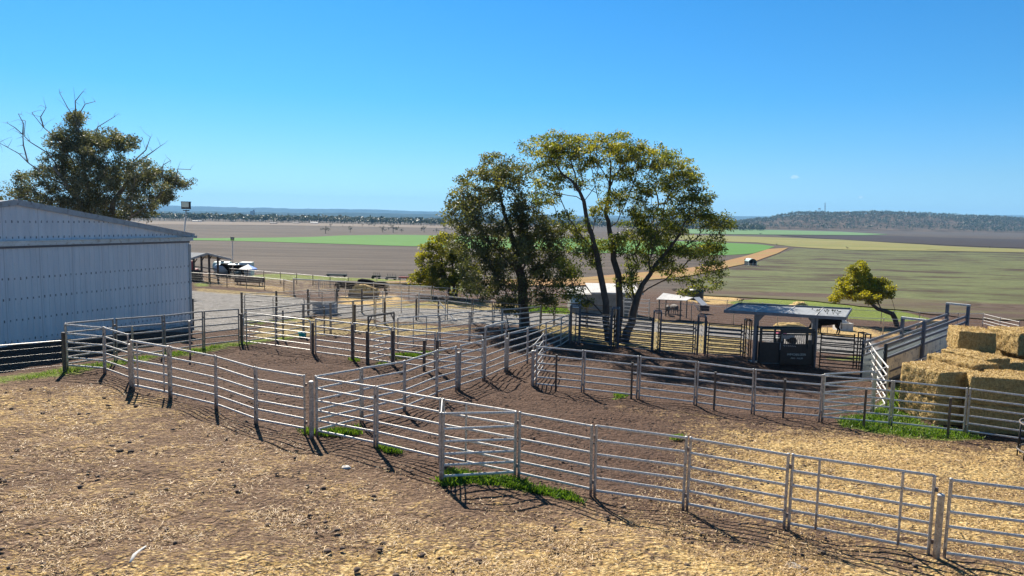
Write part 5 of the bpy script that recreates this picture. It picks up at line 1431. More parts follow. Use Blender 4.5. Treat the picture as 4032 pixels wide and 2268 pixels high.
# ------------------------------------------------------------------ block shed and awning
def build_block():
    A, B = at(2252, 1232), at(2440, 1243); d = B - A; d.z = 0; L = d.length; d.normalize(); n = Vector((-d.y, d.x, 0)); yaw = math.atan2(d.y, d.x)
    def W(x, y, z): q = A + d * x + n * y; return Vector((q.x, q.y, A.z + z))
    t = thing('block_shed', A, 'grey block shed with a low white roof behind the many trunked tree', 'shed')
    H = 1.75; dp = 3.0; Lw = L + 1.6
    MB().box(W(Lw / 2, 0, H / 2 - .2), (Lw, .16, H + .4), yaw).build('wall', M['block'], t)
    MB().box(W(Lw / 2, dp, H / 2), (Lw, .16, H + .7), yaw).build('wall', M['block'], t)
    for x in (.08, Lw - .08): MB().box(W(x, dp / 2, H / 2 - .1), (.16, dp - .18, H + .3), yaw).build('wall', M['block'], t)
    MB().box(W(.28, -.11, 1.05), (.9, .05, 1.25), yaw).build('shutter', M['pale_blue'], t)
    b = MB(); n_ = 40
    for i in range(n_):
        x1, x2 = 1.6 + (Lw - 1.3) * i / n_, 1.6 + (Lw - 1.3) * (i + 1) / n_; xm = (x1 + x2) / 2
        for p, q, hp, hq in ((x1, xm, 0, .03), (xm, x2, .03, 0)):
            b.quad(W(p, -.35, H + .12 + hp), W(q, -.35, H + .12 + hq), W(q, dp + .3, H + .62 + hq), W(p, dp + .3, H + .62 + hp))
    b.build('roof', M['roof_edge'], t)
    MB().bar(W(1.6, -.36, H + .06), W(Lw + .4, -.36, H + .06), .04, .16).build('fascia', M['roof_edge'], t)
    # lower part of the roof on the left
    b = MB(); b.quad(W(-.4, -.3, H - .05), W(1.65, -.3, H - .05), W(1.65, dp, H + .3), W(-.4, dp, H + .3)); b.build('roof', M['roof_edge'], t)
    # awning on posts
    P = [at_y(2585, 1178, A.y - 1.0), at_y(2702, 1183, A.y - 1.2), at_y(2729, 1171, A.y + 1.6), at_y(2612, 1153, A.y + 2.2)]
    t2 = thing('awning', onz(P[1].x, P[1].y), 'open awning with a pale sloping sheet roof beside the block shed', 'awning')
    b = MB(); b.quad(*P); b.quad(*[p - Vector((0, 0, .05)) for p in reversed(P)]); b.build('roof', M['roof_edge'], t2)
    for k, (i, f) in enumerate(((0, .1), (0, .82), (3, .1), (3, .8))):
        q = P[0].lerp(P[1], f) if i == 0 else P[3].lerp(P[2], f)
        g = gz(q.x, q.y); MB().box((q.x, q.y, (q.z + g) / 2), (.1, .1, q.z - g - .04)).build('post', M['old_post'], t2)
    for z in (.55, .95): MB().bar(onz(P[0].x, P[0].y, z), onz(P[1].x - .3, P[1].y, z), .05, .07).build('rail', M['old_post'], t2)
    return A, d, n
build_block()
panel(at(2452, 1254), at(2556, 1262), 'white railed gate panel in the shade before the block shed', 'gate', 'yard_gate', None, key='white', bar='bar_')
# feed bunk with a tilted white lid
c = at(2758, 1234); t = thing('feed_bunk', c, 'feed box with a tilted white lid on a steel stand in the brown paddock', 'feed box')
MB().box(c + Vector((.25, 0, .55)), (.95, .9, .55), R(5)).build('box', M['timber'], t)
MB().bar(c + Vector((-.35, .5, 1.55)), c + Vector((.3, -.25, .87)), 1.0, .05).build('lid', M['white_paint'], t)
for s in (-.35, .35): MB().bar(c + Vector((-.85, s, 1.25)), c + Vector((.0, s, .05)), .05, .05).build('leg', M['white_pipe'], t)

# ------------------------------------------------------------------ open shelter and its surroundings
def shelter():
    A, B = at(790, 1106), at(850, 1104); yb = A.y
    t = thing('open_shelter', at(830, 1106), 'open sided shelter with a white gabled roof beyond the shed corner', 'shelter')
    Ap = at_y(817, 997, yb); EL = at_y(740, 1022, yb); ER = at_y(912, 1020, yb)
    back = Vector((-8.0, 3.4, 0))
    for p, q, nm in ((EL, Ap, 'roof'), (Ap, ER, 'roof')):
        b = MB(); b.quad(p, q, q + back, p + back); b.quad(*[v - Vector((0, 0, .08)) for v in (p + back, q + back, q, p)])
        b.build(nm, M['white_roof'], t)
        MB().bar(p + Vector((0, -.04, -.05)), q + Vector((0, -.04, -.05)), .06, .2).build('barge_board', M['roof_edge'], t)
    for u, v in ((752, 1106), (790, 1107), (849, 1105), (920, 1102)):
        g = at(u, v); top = min(EL.z + (Ap.z - EL.z) * max(0, min(1, (g.x - EL.x) / (Ap.x - EL.x))) if g.x < Ap.x else Ap.z + (ER.z - Ap.z) * min(1, (g.x - Ap.x) / (ER.x - Ap.x)), Ap.z) - .1
        MB().box((g.x, yb, (g.z + top) / 2), (.16, .16, top - g.z)).build('post', M['timber'], t)
        MB().box((g.x - 4.2, yb + 1.8, (g.z + top) / 2), (.16, .16, top - g.z)).build('post', M['timber'], t)
        b = MB(); b.tube([Vector((g.x, yb, top - .5)), Vector((g.x + .35, yb, top))], .05, 6); b.build('knee_brace', M['timber'], t)
    for z in (.5, .95, 1.4):
        a, c2 = at(752, 1106), at(925, 1102); MB().bar(Vector((a.x, yb - .12, a.z + z)), Vector((c2.x, yb - .12, c2.z + z)), .06, .09).build('rail', M['old_post'], t)
    # sheeted lean-to end
    MB().box((at(760, 1112).x - .8, yb - .4, at(760, 1112).z + .5), (1.6, .1, 1.1)).build('kick_board', M['black_steel'], t)
shelter()
def tank(u, v, L, H, mat, label):
    c = at(u, v); t = thing('water_tank', c, label, 'water tank')
    b = MB(); pts = []; k = 10
    prof = [(-.5, .80), (-.46, .96), (-.4, 1), (.4, 1), (.46, .96), (.5, .80)]
    b.tube([c + Vector((x * L, 0, H / 2 + .35)) for x, s in prof], [H / 2 * s for x, s in prof], 18); b.build('body', mat, t, True)
    MB().box(c + Vector((0, 0, .2)), (L * .9, H * .7, .3)).build('cradle', M['old_post'], t)
    MB().lathe(c + Vector((0, 0, H + .33)), [(.22, 0), (.22, .1), (.05, .12)], 12).build('lid', M['black_steel'], t)
tank(878, 1082, 2.0, 1.2, M['pale_green'], 'pale green tank behind the open shelter, left of the blue ones')
tank(893, 1090, 2.4, 1.1, M['pale_blue'], 'pale blue tank lying beyond the shelter rails')
tank(932, 1090, 1.5, 1.15, M['pale_blue'], 'white tank nearest the striped umbrella')
c = at(968, 1092); MB_ = MB(); MB_.box(c + Vector((0, .3, .95)), (1.3, 1.1, 1.5)); o = tag(MB_.build('cabinet', M['white_paint'], origin=c), 'white box cabinet behind the striped umbrella', 'cabinet')
c = at(978, 1100); t = thing('umbrella', c, 'blue and white striped umbrella standing by the left paddock fence', 'umbrella')
MB().tube([c, c + Vector((0, 0, 1.55))], .025, 8).build('pole', M['white_pipe'], t)
for k in range(16):
    a0, a1 = 2 * math.pi * k / 16, 2 * math.pi * (k + 1) / 16; b = MB(); rr = .92
    ap = c + Vector((0, 0, 1.62)); p, q = [c + Vector((rr * math.cos(a), rr * math.sin(a), 1.18)) for a in (a0, a1)]
    b.quad(ap, p, q, ap + Vector((0, 0, .001)))
    b.quad(p, p - Vector((0, 0, .1)), q - Vector((0, 0, .1)), q)
    am = (a0 + a1) / 2
    blue = (math.cos(am) > .25 and k % 2 == 0) or (math.cos(am) > .7)
    b.build('canopy_panel', M['blue_paint'] if blue else M['white_paint'], t)
c = at(752, 1090); t = thing('farm_machine', c, 'red farm machine half hidden behind the shed corner', 'machine')
MB().box(c + Vector((0, 0, .6)), (1.3, .8, .5)).build('body', M['red_paint'], t)
b = MB(); b.tube([c + Vector((0, 0, .8)), c + Vector((.1, 0, 1.7))], [.5, .12], 8); b.build('hopper', M['red_paint'], t)
MB().tube([c + Vector((-.4, -.5, .35)), c + Vector((-.4, .5, .35))], .35, 14).build('wheel', M['black_steel'], t)
c = at(772, 1104); lump('white_bag', c, (.75, .45, .55), M['white_paint'], 'white sack lying by the shelter rails', 'sack', 11, .12)
# faded green harrow and other implements on the field edge
def implement(u, v, L, H, mat, label, tines=14, name='harrow'):
    c = at(u, v); t = thing(name, c, label, 'farm implement')
    MB().box(c + Vector((0, 0, H * .45)), (L, .5, H * .35)).build('frame', mat, t)
    MB().box(c + Vector((0, .4, H * .62)), (L * .96, .12, .12)).build('bar', M['old_post'], t)
    b = MB()
    for k in range(tines):
        MB().bar(c + Vector((-L / 2 + L * (k + .5) / tines, .1, H * .3)), c + Vector((-L / 2 + L * (k + .5) / tines, .25, H * 1.05)), .05, .05).build('tine', M['old_post'], t)
    for s in (-.4, .4): MB().tube([c + Vector((L * s, -.32, .22)), c + Vector((L * s, -.2, .22))], .22, 12).build('wheel', M['black_steel'], t)
implement(1326, 1090, 4.2, .95, M['green_paint'], 'long faded green harrow parked on the green verge')
implement(1590, 1102, 1.6, .8, M['red_paint'], 'red implement behind the cattle yards, left of two', 5, 'cultivator')
implement(1636, 1104, 2.0, .7, M['red_paint'], 'red implement behind the cattle yards, right of two', 6, 'cultivator')
implement(1482, 1098, 1.2, .9, M['black_steel'], 'small black implement left of the red ones', 4, 'cultivator')
implement(1540, 1102, 1.4, .8, M['black_steel'], 'small black implement between the cattle and the red ones', 4, 'cultivator')
b0 = at(1298, 1144); t = thing('rake', b0, 'old wire rake with curved teeth left of the black cattle', 'rake')
MB().bar(b0 + Vector((-1.7, 0, .6)), b0 + Vector((1.7, 0, .6)), .06, .06).build('beam', M['old_post'], t)
for k in range(16):
    x = -1.6 + k * .215; MB().tube([b0 + Vector((x, 0, .6)), b0 + Vector((x + .05, .2, 1.0)), b0 + Vector((x + .12, .45, .75)), b0 + Vector((x + .14, .5, .2))], .018, 5).build('tooth', M['old_post'], t)
# dark shed on the plain beside the track
c = at(2963, 1046); t = thing('field_shed', c, 'small dark domed shed on the plain beside the orange track', 'shed')
sz = c.y / FPX
wv, hv = 31 * sz, 27 * sz
b = MB()
for k in range(10):
    a0, a1 = math.pi * k / 10, math.pi * (k + 1) / 10
    p = [Vector((c.x - wv / 2 * math.cos(a), c.y, c.z + hv * .55 + hv * .45 * math.sin(a))) for a in (a0, a1)]
    b.quad(p[0], p[1], p[1] + Vector((0, 6, 0)), p[0] + Vector((0, 6, 0)))
b.build('roof', M['pale_green'], t)
MB().box(c + Vector((0, 5.5, hv * .45)), (wv, .2, hv * .9)).build('back_wall', M['dark_steel'], t)
for s in (-.5, .05, .5): MB().box(c + Vector((wv * s, 0, hv * .32)), (wv * .05, .2, hv * .65)).build('post', M['concrete'], t)
for s in (-.5, .5): MB().box(c + Vector((wv * s, 3, hv * .3)), (.15, 5, hv * .6)).build('side_wall', M['dark_steel'], t)
rail_fence([(2940, 1052), (2962, 1053), (2986, 1052)], 1.6, (.5, 1.0, 1.5), 'pale stock rails in front of the small domed shed', 'galv', 'galv', sub=2)

# ------------------------------------------------------------------ the plain: scattered trees, far wood, hill, ridges
def plain_tree(u, v, hpx, label, group, seed, wfac=.75, mat='leaf_far', nq=150, tr=.35):
    c = at(u, v); H = hpx * c.y / FPX; r = np.random.default_rng(seed)
    t = thing('gum_tree', c, label, 'tree', group)
    b = MB(); top = c + Vector((0, 0, H * .6)); k = H * .03
    b.tube([c, c + Vector((0, 0, H * tr)), top], [k, k * .7, k * .3], 6)
    cl = []
    for j in range(9):
        a = r.random() * 6.28; rad = H * wfac * .5 * math.sqrt(r.random()); z = H * (.45 + .45 * r.random() - .25 * rad / (H * wfac * .5))
        e = c + Vector((rad * math.cos(a), rad * math.sin(a) * .7, z)); cl.append(tuple(e))
        b.tube([c + Vector((0, 0, H * tr)), (c + Vector((0, 0, H * tr))).lerp(e, .6) + Vector((0, 0, H * .03)), e], [k * .5, k * .35, k * .12], 4)
    b.build('trunk', M['bark_dark'], t)
    V, F, tone = cards(cl, np.full(9, H * .15), nq // 9, H * .085, r.uniform(.2, .8, 9), .8, r=r, asp=.6)
    np_mesh('crown', V, F, M[mat], tone, loc=tuple(c), parent=t)
PT = [(1282, 920, 40, 'vase shaped gum standing alone left of the far green crop'), (1379, 915, 28, 'low broad gum right of the vase shaped one'), (1507, 915, 33, 'slender gum left of the tallest one beyond the crop'),
      (1548, 916, 49, 'tallest lone gum beyond the green crop'), (1580, 915, 21, 'small bush at the foot of the tallest lone gum'), (1670, 915, 34, 'gum beyond the crop, left of the dark tree crown'),
      (1718, 915, 22, 'short bushy tree close to the dark tree crown'), (1752, 911, 34, 'gum almost touching the dark tree crown')]
for i, (u, v, h, l) in enumerate(PT): plain_tree(u, v, h, l, 'lone gums on the plain', 100 + i, .8 if h > 25 else 1.1)
for i, (u, v, h) in enumerate(((1303, 895, 22), (1427, 892, 15), (1452, 892, 16), (1474, 893, 16), (1460, 889, 12), (1390, 890, 9), (1350, 893, 8))):
    plain_tree(u, v, h, 'tiny dark tree standing before the far wood', 'tiny trees before the far wood', 130 + i, .7, nq=80)
RT = [(2993, 925, 13, 'lone dark shrub beside the pale green crop'), (3057, 968, 12, 'lone round tree at the corner of the crop and the track'), (3335, 981, 15, 'bare grey bush in the middle of the yellow crop'), (3893, 978, 11, 'lone bush beside the ploughed field at the far right'),
      (3060, 905, 20, 'dark tree at the foot of the wooded hill, leftmost'), (3108, 906, 18, 'round tree at the foot of the hill between two shrubs'), (3215, 906, 14, 'dark shrub at the foot of the hill under the towers')]
for i, (u, v, h, l) in enumerate(RT): plain_tree(u, v, h, l, None, 150 + i, 1.0, nq=110)

def wood(name, label, pos, H, mat, seed, nq=22):
    r = np.random.default_rng(seed); C = []; RR = []; TT = []
    for (x, y, z), h in zip(pos, H):
        k = 3; tn = r.uniform(.15, .85)
        for _ in range(k):
            C.append((x + r.normal() * h * .16, y + r.normal() * h * .16, z + h * r.uniform(.42, .86))); RR.append(h * .27); TT.append(tn)
    C = np.array(C); RR = np.array(RR)
    V, F, tone = cards(C, RR, nq // 3, 1.0, np.array(TT), .75, r=r, asp=.7, droop=0)
    # card size follows the tree
    cen = V.reshape(-1, 4, 3).mean(1, keepdims=True); sc_ = np.repeat(RR, nq // 3)[:, None, None] * .85
    V = (cen + (V.reshape(-1, 4, 3) - cen) * sc_).reshape(-1, 3)
    # stems
    SV = []; SF = []; st = []
    for (x, y, z), h in zip(pos, H):
        n = len(SV); w = h * .02
        SV += [(x - w, y, z - 1), (x + w, y, z - 1), (x + w * .6, y, z + h * .6), (x - w * .6, y, z + h * .6)]; SF.append((n, n + 1, n + 2, n + 3)); st.append(.3)
    F2 = np.array(SF) + len(V)
    V = np.vstack([V, np.array(SV)]); F = np.vstack([F, F2]); tone = np.concatenate([tone, st])
    o = np_mesh(name, V, F, mat, tone)
    return tag(o, label, 'wood', None, 'stuff')
r = np.random.default_rng(21); pos = []; Hh = []
for k in range(4200):
    y = 1720 + 1900 * r.random() ** 1.8
    u = r.uniform(-300, 3000)
    if r.random() < .12 and y < 1900: continue
    edge = 1720 + 120 * math.sin(u * .006) + 60 * math.sin(u * .021) + (450 if u > 1800 else 0)
    if y < edge: y = edge + 60 * r.random()
    x = (u - 2016) / FPX * y
    pos.append((x, y, gz(x, y))); Hh.append(r.uniform(12, 19) * (1.3 if r.random() < .08 else 1))
wood('far_wood', 'long blue green wood of gums across the far plain', pos, Hh, M['leaf_far'], 22, 36)

# wooded hill on the right
HC = [(2700, 892), (2860, 886), (2930, 872), (3000, 866), (3060, 852), (3130, 842), (3250, 844), (3320, 841), (3400, 841), (3500, 843), (3600, 847), (3700, 852), (3800, 857), (3900, 862), (4032, 868), (4300, 880), (4700, 905)]
def build_hill():
    us = np.linspace(2700, 4700, 90); cz = np.interp(us, [a for a, b in HC], [b for a, b in HC]); V = []; ts = np.linspace(0, 1.35, 26)
    info = []
    for i, (u, v) in enumerate(zip(us, cz)):
        crest = at_y(u, v, 3650.0)
        for t in ts:
            y = 2500 + 1150 * t; x = (u - 2016) / FPX * y * 1.01
            g = gz(x, y) - .5; s = min(1, t) ** 1.15; s = s * s * (3 - 2 * s)
            h = max(0, crest.z - gz(crest.x, 3650.0))
            k = s if t <= 1 else max(0, 1 - (t - 1) * 1.5)
            z = g + h * k + (6 * mnoise.noise(Vector((x * .006, y * .006, 0))) * s)
            V.append((x, y, z))
    m_ = len(ts); F = [(i * m_ + j, (i + 1) * m_ + j, (i + 1) * m_ + j + 1, i * m_ + j + 1) for i in range(len(us) - 1) for j in range(m_ - 1)]
    o = np_mesh('hill', V, F, M['hill'], smooth=True); tag(o, 'low wooded hill with red brown clearings on the right skyline', None, None, 'structure')
    return np.array(V).reshape(len(us), m_, 3)
HV = build_hill()
r = np.random.default_rng(31); pos = []; Hh = []
for k in range(9500):
    i, j = r.random() * (HV.shape[0] - 2), r.random() ** .8 * 20
    a, b_ = int(i), int(j); fx, fy = i - a, j - b_
    p = (HV[a, b_] * (1 - fx) + HV[a + 1, b_] * fx) * (1 - fy) + (HV[a, b_ + 1] * (1 - fx) + HV[a + 1, b_ + 1] * fx) * fy
    t_ = j / 18.5; dens = .12 + .9 * t_ + .55 * mnoise.noise(Vector((p[0] * .004, p[1] * .004, 3))) + (.25 if a > 45 else -.05)
    if r.random() > dens or t_ < .12: continue
    pos.append(tuple(p)); Hh.append(r.uniform(10, 21))
wood('hill_wood', 'open grey green gum wood covering the hill on the right', pos, Hh, M['leaf_far'], 33, 18)

def ridge(name, label, prof, y, seed, amp):
    us = np.linspace(prof[0][0], prof[-1][0], 260); vs = np.interp(us, [a for a, b in prof], [b for a, b in prof]); V = []; n = 8
    for u, v in zip(us, vs):
        w = amp * (mnoise.noise(Vector((u * .009, seed, 0))) + .5 * mnoise.noise(Vector((u * .03, seed, 5))))
        top = at_y(u, v + w, y)
        for k in range(n):
            t = k / (n - 1); yy = y - 2600 * (1 - t); zz = (CAMZ - 24) + (top.z - CAMZ + 24) * (t ** 1.3) + 25 * mnoise.noise(Vector((u * .012, t * 4, seed))) * math.sin(t * math.pi)
            V.append((top.x * (yy / y) ** .3, yy, zz))
        V.append((top.x, y + 900, CAMZ - 30))
    m_ = n + 1; F = [(i * m_ + j, (i + 1) * m_ + j, (i + 1) * m_ + j + 1, i * m_ + j + 1) for i in range(len(us) - 1) for j in range(m_ - 1)]
    return tag(np_mesh(name, V, F, M['ridge'], smooth=True), label, None, None, 'structure')
ridge('ridge_line', 'long blue ridge on the left horizon', [(-400, 802), (0, 803), (300, 806), (600, 808), (700, 810), (800, 813), (1000, 818), (1200, 822), (1400, 823), (1500, 826), (1700, 833), (1900, 840), (2100, 846), (2500, 850), (2900, 851), (3300, 852), (3700, 849), (3950, 847), (4400, 846)], 15200.0, 1, 3.0)
ridge('foothills', 'lower blue green foothills before the ridge', [(-400, 826), (300, 829), (600, 831), (900, 834), (1200, 838), (1450, 838), (1650, 842), (1800, 848), (2300, 857), (2900, 866), (3400, 874), (4400, 890)], 9000.0, 7, 3.0)

# farm sheds and a silo far across the plain
def far_box(u, v, wpx, hpx, mat, label, cat='shed', name='far_shed', y=None):
    c = at(u, v); s = c.y / FPX; w, h = wpx * s, hpx * s
    t = thing(name, c, label, cat); MB().box(c + Vector((0, 0, h * .32)), (w, w * .5, h * .64)).build('wall', mat, t)
    b = MB(); z = c.z + h * .64
    for sy in (-1, 1):
        b.quad((c.x - w * .52, c.y + sy * w * .28, z), (c.x + w * .52, c.y + sy * w * .28, z), (c.x + w * .52, c.y, z + h * .36), (c.x - w * .52, c.y, z + h * .36))
    b.build('roof', M['far_white'] if mat is M['far_white'] else M['far_dark'], t)
for u, v, w, h, mt, l in ((770, 873, 22, 5, 'far_white', 'long pale farm roof far left beyond the floodlight'), (788, 873, 12, 5, 'far_white', 'second pale farm roof right of the long one far left'), (919, 872, 13, 6, 'far_white', 'tiny white farm building under the silo'),
                          (972, 869, 12, 6, 'far_white', 'tiny white house between two others by the wood'), (1027, 871, 14, 6, 'far_white', 'tiny white house right of the silo'), (1077, 881, 26, 5, 'far_dark', 'low dark shed out on the far plain'),
                          (1166, 880, 22, 4, 'far_dark', 'low brown sheds left of the long white one'), (1238, 880, 28, 6, 'far_white', 'long white shed on the far plain before the wood'), (2905, 877, 26, 6, 'far_white', 'pale farmhouse right of the airy tree crown'), (2945, 876, 20, 6, 'far_white', 'second pale farmhouse left of the wooded hill')):
    far_box(u, v, w, h, M[mt], l)
c = at_y(994, 845, 4200.0); c.z = gz(c.x, c.y); s = 4200 / FPX; t = thing('silo', c, 'tall grey grain silo block above the far wood', 'silo')
hh = at_y(994, 831, 4200.0).z - c.z
MB().box(c + Vector((0, 0, hh / 2)), (16 * s, 10 * s, hh)).build('bins', M['cloud'], t)
MB().box(c + Vector((5 * s, 0, hh + 3 * s)), (5 * s, 5 * s, 6 * s)).build('head_house', M['cloud'], t)
# two towers on the hill
def hill_z(u): return at_y(u, float(np.interp(u, [a for a, b in HC], [b for a, b in HC])), 3650.0)
p = hill_z(3248); top = at_y(3249, 799, 3650.0); s = 3650 / FPX
t = thing('lattice_tower', p, 'tall slender lattice mast with dishes on the hill top', 'mast')
for sx, sy in ((-1, -1), (1, -1), (1, 1), (-1, 1)):
    MB().tube([p + Vector((sx * 2.2 * s, sy * 2 * s, -3)), top + Vector((sx * .8 * s, sy * .6 * s, 0))], .35, 5).build('leg', M['cloud'], t)
for k in range(7):
    f = k / 7; a = p.lerp(top, f); b_ = p.lerp(top, f + 1 / 7); w1 = (2.2 - 1.4 * f) * s; w2 = (2.2 - 1.4 * (f + 1 / 7)) * s
    MB().tube([a + Vector((-w1, -1.5 * s, 0)), b_ + Vector((w2, -1.2 * s, 0))], .28, 4).build('lattice', M['cloud'], t)
    MB().tube([a + Vector((w1, -1.5 * s, 0)), b_ + Vector((-w2, -1.2 * s, 0))], .28, 4).build('lattice', M['cloud'], t)
for f, w in ((.98, 2.6), (.68, 2.6), (.48, 2.4)):
    MB().lathe(p.lerp(top, f) + Vector((0, 0, -1)), [(w * s * .6, 0), (w * s, .8 * s), (w * s, 1.6 * s)], 10).build('antenna_ring', M['cloud'], t)
p = hill_z(3227); top = at_y(3227, 820, 3650.0); t = thing('water_tower', p, 'short water tower with a wide flat tank on the hill top', 'water tower')
for sx, sy in ((-1, -1), (1, -1), (1, 1), (-1, 1)): MB().tube([p + Vector((sx * 2 * s, sy * 2 * s, -3)), top + Vector((sx * 3 * s, sy * 3 * s, -3 * s))], .5, 5).build('leg', M['cloud'], t)
MB().lathe(top + Vector((0, 0, -3.2 * s)), [(4.6 * s, 0), (4.9 * s, 1.2 * s), (4.9 * s, 3 * s), (4.4 * s, 3.2 * s)], 16).build('tank', M['cloud'], t)

# two small fair-weather wisps
def cloud_mat():
    mt, nt, b = nodes_of('cloud_wisp'); nt.nodes.remove(b)
    vol = nt.nodes.new('ShaderNodeVolumePrincipled'); vol.inputs['Density'].default_value = .0022; vol.inputs['Color'].default_value = (1, 1, 1, 1); vol.inputs['Anisotropy'].default_value = .5
    nt.links.new(vol.outputs[0], nt.nodes['Material Output'].inputs['Volume']); return mt
CM = cloud_mat()
for u, v, wpx, hpx, l, sd in ((3130, 697, 17, 8, 'small white cloud wisp above the hill, the larger of two', 1), (3389, 776, 10, 6, 'tiny white cloud wisp low over the hill', 2)):
    c = at_y(u, v, 20000.0); s = 20000 / FPX; b = MB(); n = 16
    for i in range(n + 1):
        th = math.pi * i / n - math.pi / 2
        for j in range(24):
            a = 2 * math.pi * j / 24; d = Vector((math.cos(a) * math.cos(th), math.sin(a) * math.cos(th), math.sin(th)))
            k = 1 + .55 * mnoise.noise(d * 2.2 + Vector((sd * 9, 0, 0))) + .3 * mnoise.noise(d * 5 + Vector((0, sd * 7, 0)))
            b.v.append((c.x + d.x * wpx * s * k, c.y + d.y * wpx * s * k * .6, c.z + d.z * hpx * s * k))
    for i in range(n):
        for j in range(24): b.f.append((i * 24 + j, i * 24 + (j + 1) % 24, (i + 1) * 24 + (j + 1) % 24, (i + 1) * 24 + j)); b.tone.append(None)
    tag(b.build('cloud', CM, None, True, origin=c), l, 'cloud')

# ------------------------------------------------------------------ loose straw, dung and grass on the ground
def scatter_straw():
    r = np.random.default_rng(41); P = []
    def zone(pix, n):
        W_ = np.array(wp(pix)); lo, hi = W_.min(0), W_.max(0); k = 0
        while k < n:
            q = r.uniform(lo, hi, (n, 2)); d = inside_dist(q[:, 0], q[:, 1], W_)
            q = q[d > r.random(n) * 1.2 - .2]; P.append(q[:n - k]); k += len(q)
    zone([(2700, 1650), (3300, 1690), (4032, 1760), (4300, 2300), (4300, 2600), (1800, 2600), (1700, 2200), (2400, 2030), (2650, 1800)], 85000)
    zone([(-100, 1900), (1600, 2000), (2200, 2050), (4200, 2300), (4200, 2600), (-100, 2600)], 34000)
    zone([(-100, 1540), (420, 1500), (1500, 1800), (1740, 1900), (2300, 2000), (2300, 2300), (-100, 2300)], 22000)
    Q = np.vstack(P)
    cl = np.array([mnoise.noise(Vector((a * .55, b * .55, 1))) + .8 * mnoise.noise(Vector((a * 1.9, b * 1.9, 4))) for a, b in Q])
    Q = Q[cl + .45 > r.random(len(Q)) * .9]; n = len(Q); z = ground_z(Q[:, 0], Q[:, 1])
    a = r.uniform(0, 6.283, n); L = r.uniform(.025, .09, n) * np.where(r.random(n) < .06, 2.2, 1) ; w = r.uniform(.0025, .0065, n); tl = r.normal(0, .22, n)
    dx, dy, dz = np.cos(a) * np.cos(tl), np.sin(a) * np.cos(tl), np.sin(tl)
    c = np.stack([Q[:, 0], Q[:, 1], z + .006 + np.abs(dz) * L * .5 + r.random(n) * .02], 1)
    u = np.stack([dx, dy, dz], 1) * L[:, None] * .5; s = np.stack([-np.sin(a), np.cos(a), r.normal(0, .4, n)], 1) * w[:, None]
    V = np.stack([c - u - s, c - u + s, c + u + s, c + u - s], 1).reshape(-1, 3)
    o = np_mesh('loose_straw', V, np.arange(4 * n).reshape(n, 4), M['straw_bits'], np.clip(r.normal(.45, .28, n), 0, 1))
    tag(o, 'loose straw strewn over the trampled ground', 'straw', None, 'stuff')
scatter_straw()
def scatter_clods():
    r = np.random.default_rng(43); V = []; F = []
    W_ = np.array(wp([(-100, 1480), (420, 1480), (1740, 1880), (3200, 2100), (4200, 2280), (4200, 2600), (-100, 2600)]))
    W2 = np.array(wp([(300, 1480), (1240, 1340), (2050, 1420), (2100, 1540), (3400, 1690), (3100, 2080), (2040, 1880), (1240, 1710)]))
    pts = []
    for WW, n in ((W_, 900), (W2, 4200)):
        lo, hi = WW.min(0), WW.max(0); k = 0
        while k < n:
            q = r.uniform(lo, hi, (400, 2)); d = inside_dist(q[:, 0], q[:, 1], WW); q = q[d > 0][:n - k]; k += len(q); pts.append((q, WW is W2))
    for q, small in pts:
        for x, y in q:
            s = (.012 + .03 * r.random() ** 2.5) if small else (.012 + .06 * r.random() ** 4); z = gz(x, y); b = len(V); m_ = 7; el = r.uniform(.6, 1.5)
            rings = [(1.0, -.2), (1.0, .25), (.62, .55), (.05, .68)]
            for k, (rr, zz) in enumerate(rings):
                for j in range(m_):
                    a = 2 * math.pi * j / m_; k2 = s * rr * (1 + .3 * r.normal() * (k < 3)); V.append((x + math.cos(a) * k2 * el, y + math.sin(a) * k2, z + zz * s))
            for k in range(3):
                for j in range(m_): F.append((b + k * m_ + j, b + k * m_ + (j + 1) % m_, b + (k + 1) * m_ + (j + 1) % m_, b + (k + 1) * m_ + j))
    tag(np_mesh('dung_clods', V, F, M['clod'], smooth=True), 'dark clods of dung and earth scattered over the yards', 'clods', None, 'stuff')
M['clod'] = simple('dark_dung', (.085, .058, .044), .95, 0, .4, 9)
scatter_clods()
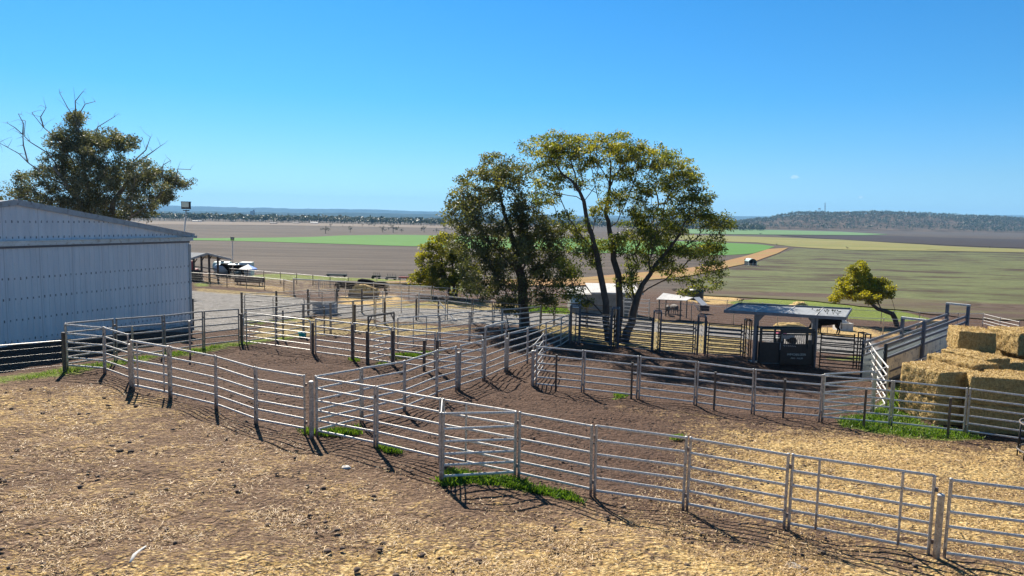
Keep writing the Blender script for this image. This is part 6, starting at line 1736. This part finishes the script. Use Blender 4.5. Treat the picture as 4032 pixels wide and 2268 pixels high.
def scatter_grass():
    r = np.random.default_rng(47); P = []; HH = []
    def zone(pix, n, h):
        W_ = np.array(wp(pix)); lo, hi = W_.min(0) - .4, W_.max(0) + .4; k = 0
        while k < n:
            q = r.uniform(lo, hi, (n * 2, 2)); d = inside_dist(q[:, 0], q[:, 1], W_)
            cl = np.array([mnoise.noise(Vector((a * 1.6, b * 1.6, 0))) for a, b in q])
            q = q[(d / .55 + .15 > r.random(len(d)) * (1 + .0 * d)) & (cl > -.15 + .25 * r.normal(size=len(d)))][:n - k]; k += len(q); P.append(q); HH.append(np.full(len(q), h))
    zone([(1725, 1895), (1765, 1855), (2000, 1882), (2080, 1905), (2130, 1945), (1980, 1920), (1745, 1912)], 4200, .12)
    zone([(2060, 1900), (2250, 1945), (2300, 1980), (2180, 1960), (2060, 1925)], 900, .10)
    zone([(1175, 1690), (1260, 1700), (1410, 1682), (1420, 1710), (1300, 1718), (1190, 1710)], 1300, .12)
    zone([(1490, 1762), (1560, 1772), (1600, 1785), (1520, 1780)], 500, .10)
    zone([(3290, 1645), (3420, 1632), (3480, 1570), (3560, 1500), (3600, 1560), (3620, 1670), (3770, 1692), (3880, 1732), (3700, 1732), (3420, 1703), (3310, 1678)], 6000, .13)
    zone([(2420, 1556), (2470, 1555), (2470, 1566), (2425, 1568)], 260, .10)
    zone([(2650, 1717), (2690, 1717), (2685, 1730), (2645, 1730)], 260, .09)
    zone([(0, 1506), (260, 1445), (480, 1414), (780, 1368), (960, 1344), (1190, 1322), (1190, 1330), (960, 1360), (780, 1390), (480, 1438), (260, 1474), (0, 1510)], 3600, .07)
    zone([(1530, 1398), (1680, 1388), (1730, 1394), (1640, 1408), (1540, 1410)], 800, .14)
    zone([(1370, 1412), (1420, 1410), (1420, 1425), (1375, 1424)], 200, .1)
    zone([(1480, 1430), (1530, 1428), (1530, 1440), (1485, 1440)], 200, .1)
    zone([(2050, 1205), (2250, 1216), (2250, 1238), (2060, 1228)], 1600, .22)
    Q = np.vstack(P); h = np.concatenate(HH); n = len(Q); z = ground_z(Q[:, 0], Q[:, 1])
    a = r.uniform(0, 6.283, n); hh = h * r.uniform(.5, 1.3, n); w = hh * .11 + .006
    lean = r.normal(0, .5, (n, 2)) * hh[:, None]
    base = np.stack([Q[:, 0], Q[:, 1], z - .01], 1); s = np.stack([np.cos(a), np.sin(a), np.zeros(n)], 1) * w[:, None]
    tip = base + np.stack([lean[:, 0], lean[:, 1], hh], 1)
    V = np.stack([base - s, base + s, tip + s * .35, tip - s * .35], 1).reshape(-1, 3)
    tag(np_mesh('grass', V, np.arange(4 * n).reshape(n, 4), M['grass'], np.clip(r.normal(.45, .22, n), 0, 1)), 'tufts of bright green grass and weeds along the fences', 'grass', None, 'stuff')
scatter_grass()
# a bent pale pipe lying in the foreground
c = at(545, 2190); MB_ = MB(); pts = [at(u, v, .035) for u, v in ((512, 2220), (530, 2188), (552, 2168), (575, 2150))]
tag(MB_.tube(pts, [.035, .045, .03, .012], 8).build('stick', M['concrete'], None, True, origin=c), 'bent pale stick lying in the straw at lower left', 'stick')
for i, (u, v, a, l) in enumerate(((1362, 1836, .13, 'flat pale stone on the dirt left of the open gates'), (3085, 1408 + 600, .16, 'flat grey stone in the straw near the right hand gates'), (3120, 2222, .2, 'grey flattened dung pat at the lower right'))):
    lump('stone', at(u, v), (a, a * .8, .05), M['concrete'] if i == 0 else M['block'], l, 'stone', 60 + i, .3, nseg=8)

# ------------------------------------------------------------------ air
def haze():
    b = MB(); x, y0, y1, z0, z1 = 11500, -55, 16300, CAMZ - 40, 420
    b.box((0, (y0 + y1) / 2, (z0 + z1) / 2), (2 * x, y1 - y0, z1 - z0))
    mt, nt, bs = nodes_of('haze'); nt.nodes.remove(bs)
    vol = nt.nodes.new('ShaderNodeVolumePrincipled'); vol.inputs['Density'].default_value = 6.0e-5
    vol.inputs['Color'].default_value = (.30, .63, 1.0, 1); vol.inputs['Anisotropy'].default_value = 0.0
    nt.links.new(vol.outputs[0], nt.nodes['Material Output'].inputs['Volume'])
    o = b.build('haze', mt); tag(o, 'thin blue air over the plain', 'haze', None, 'stuff')
haze()
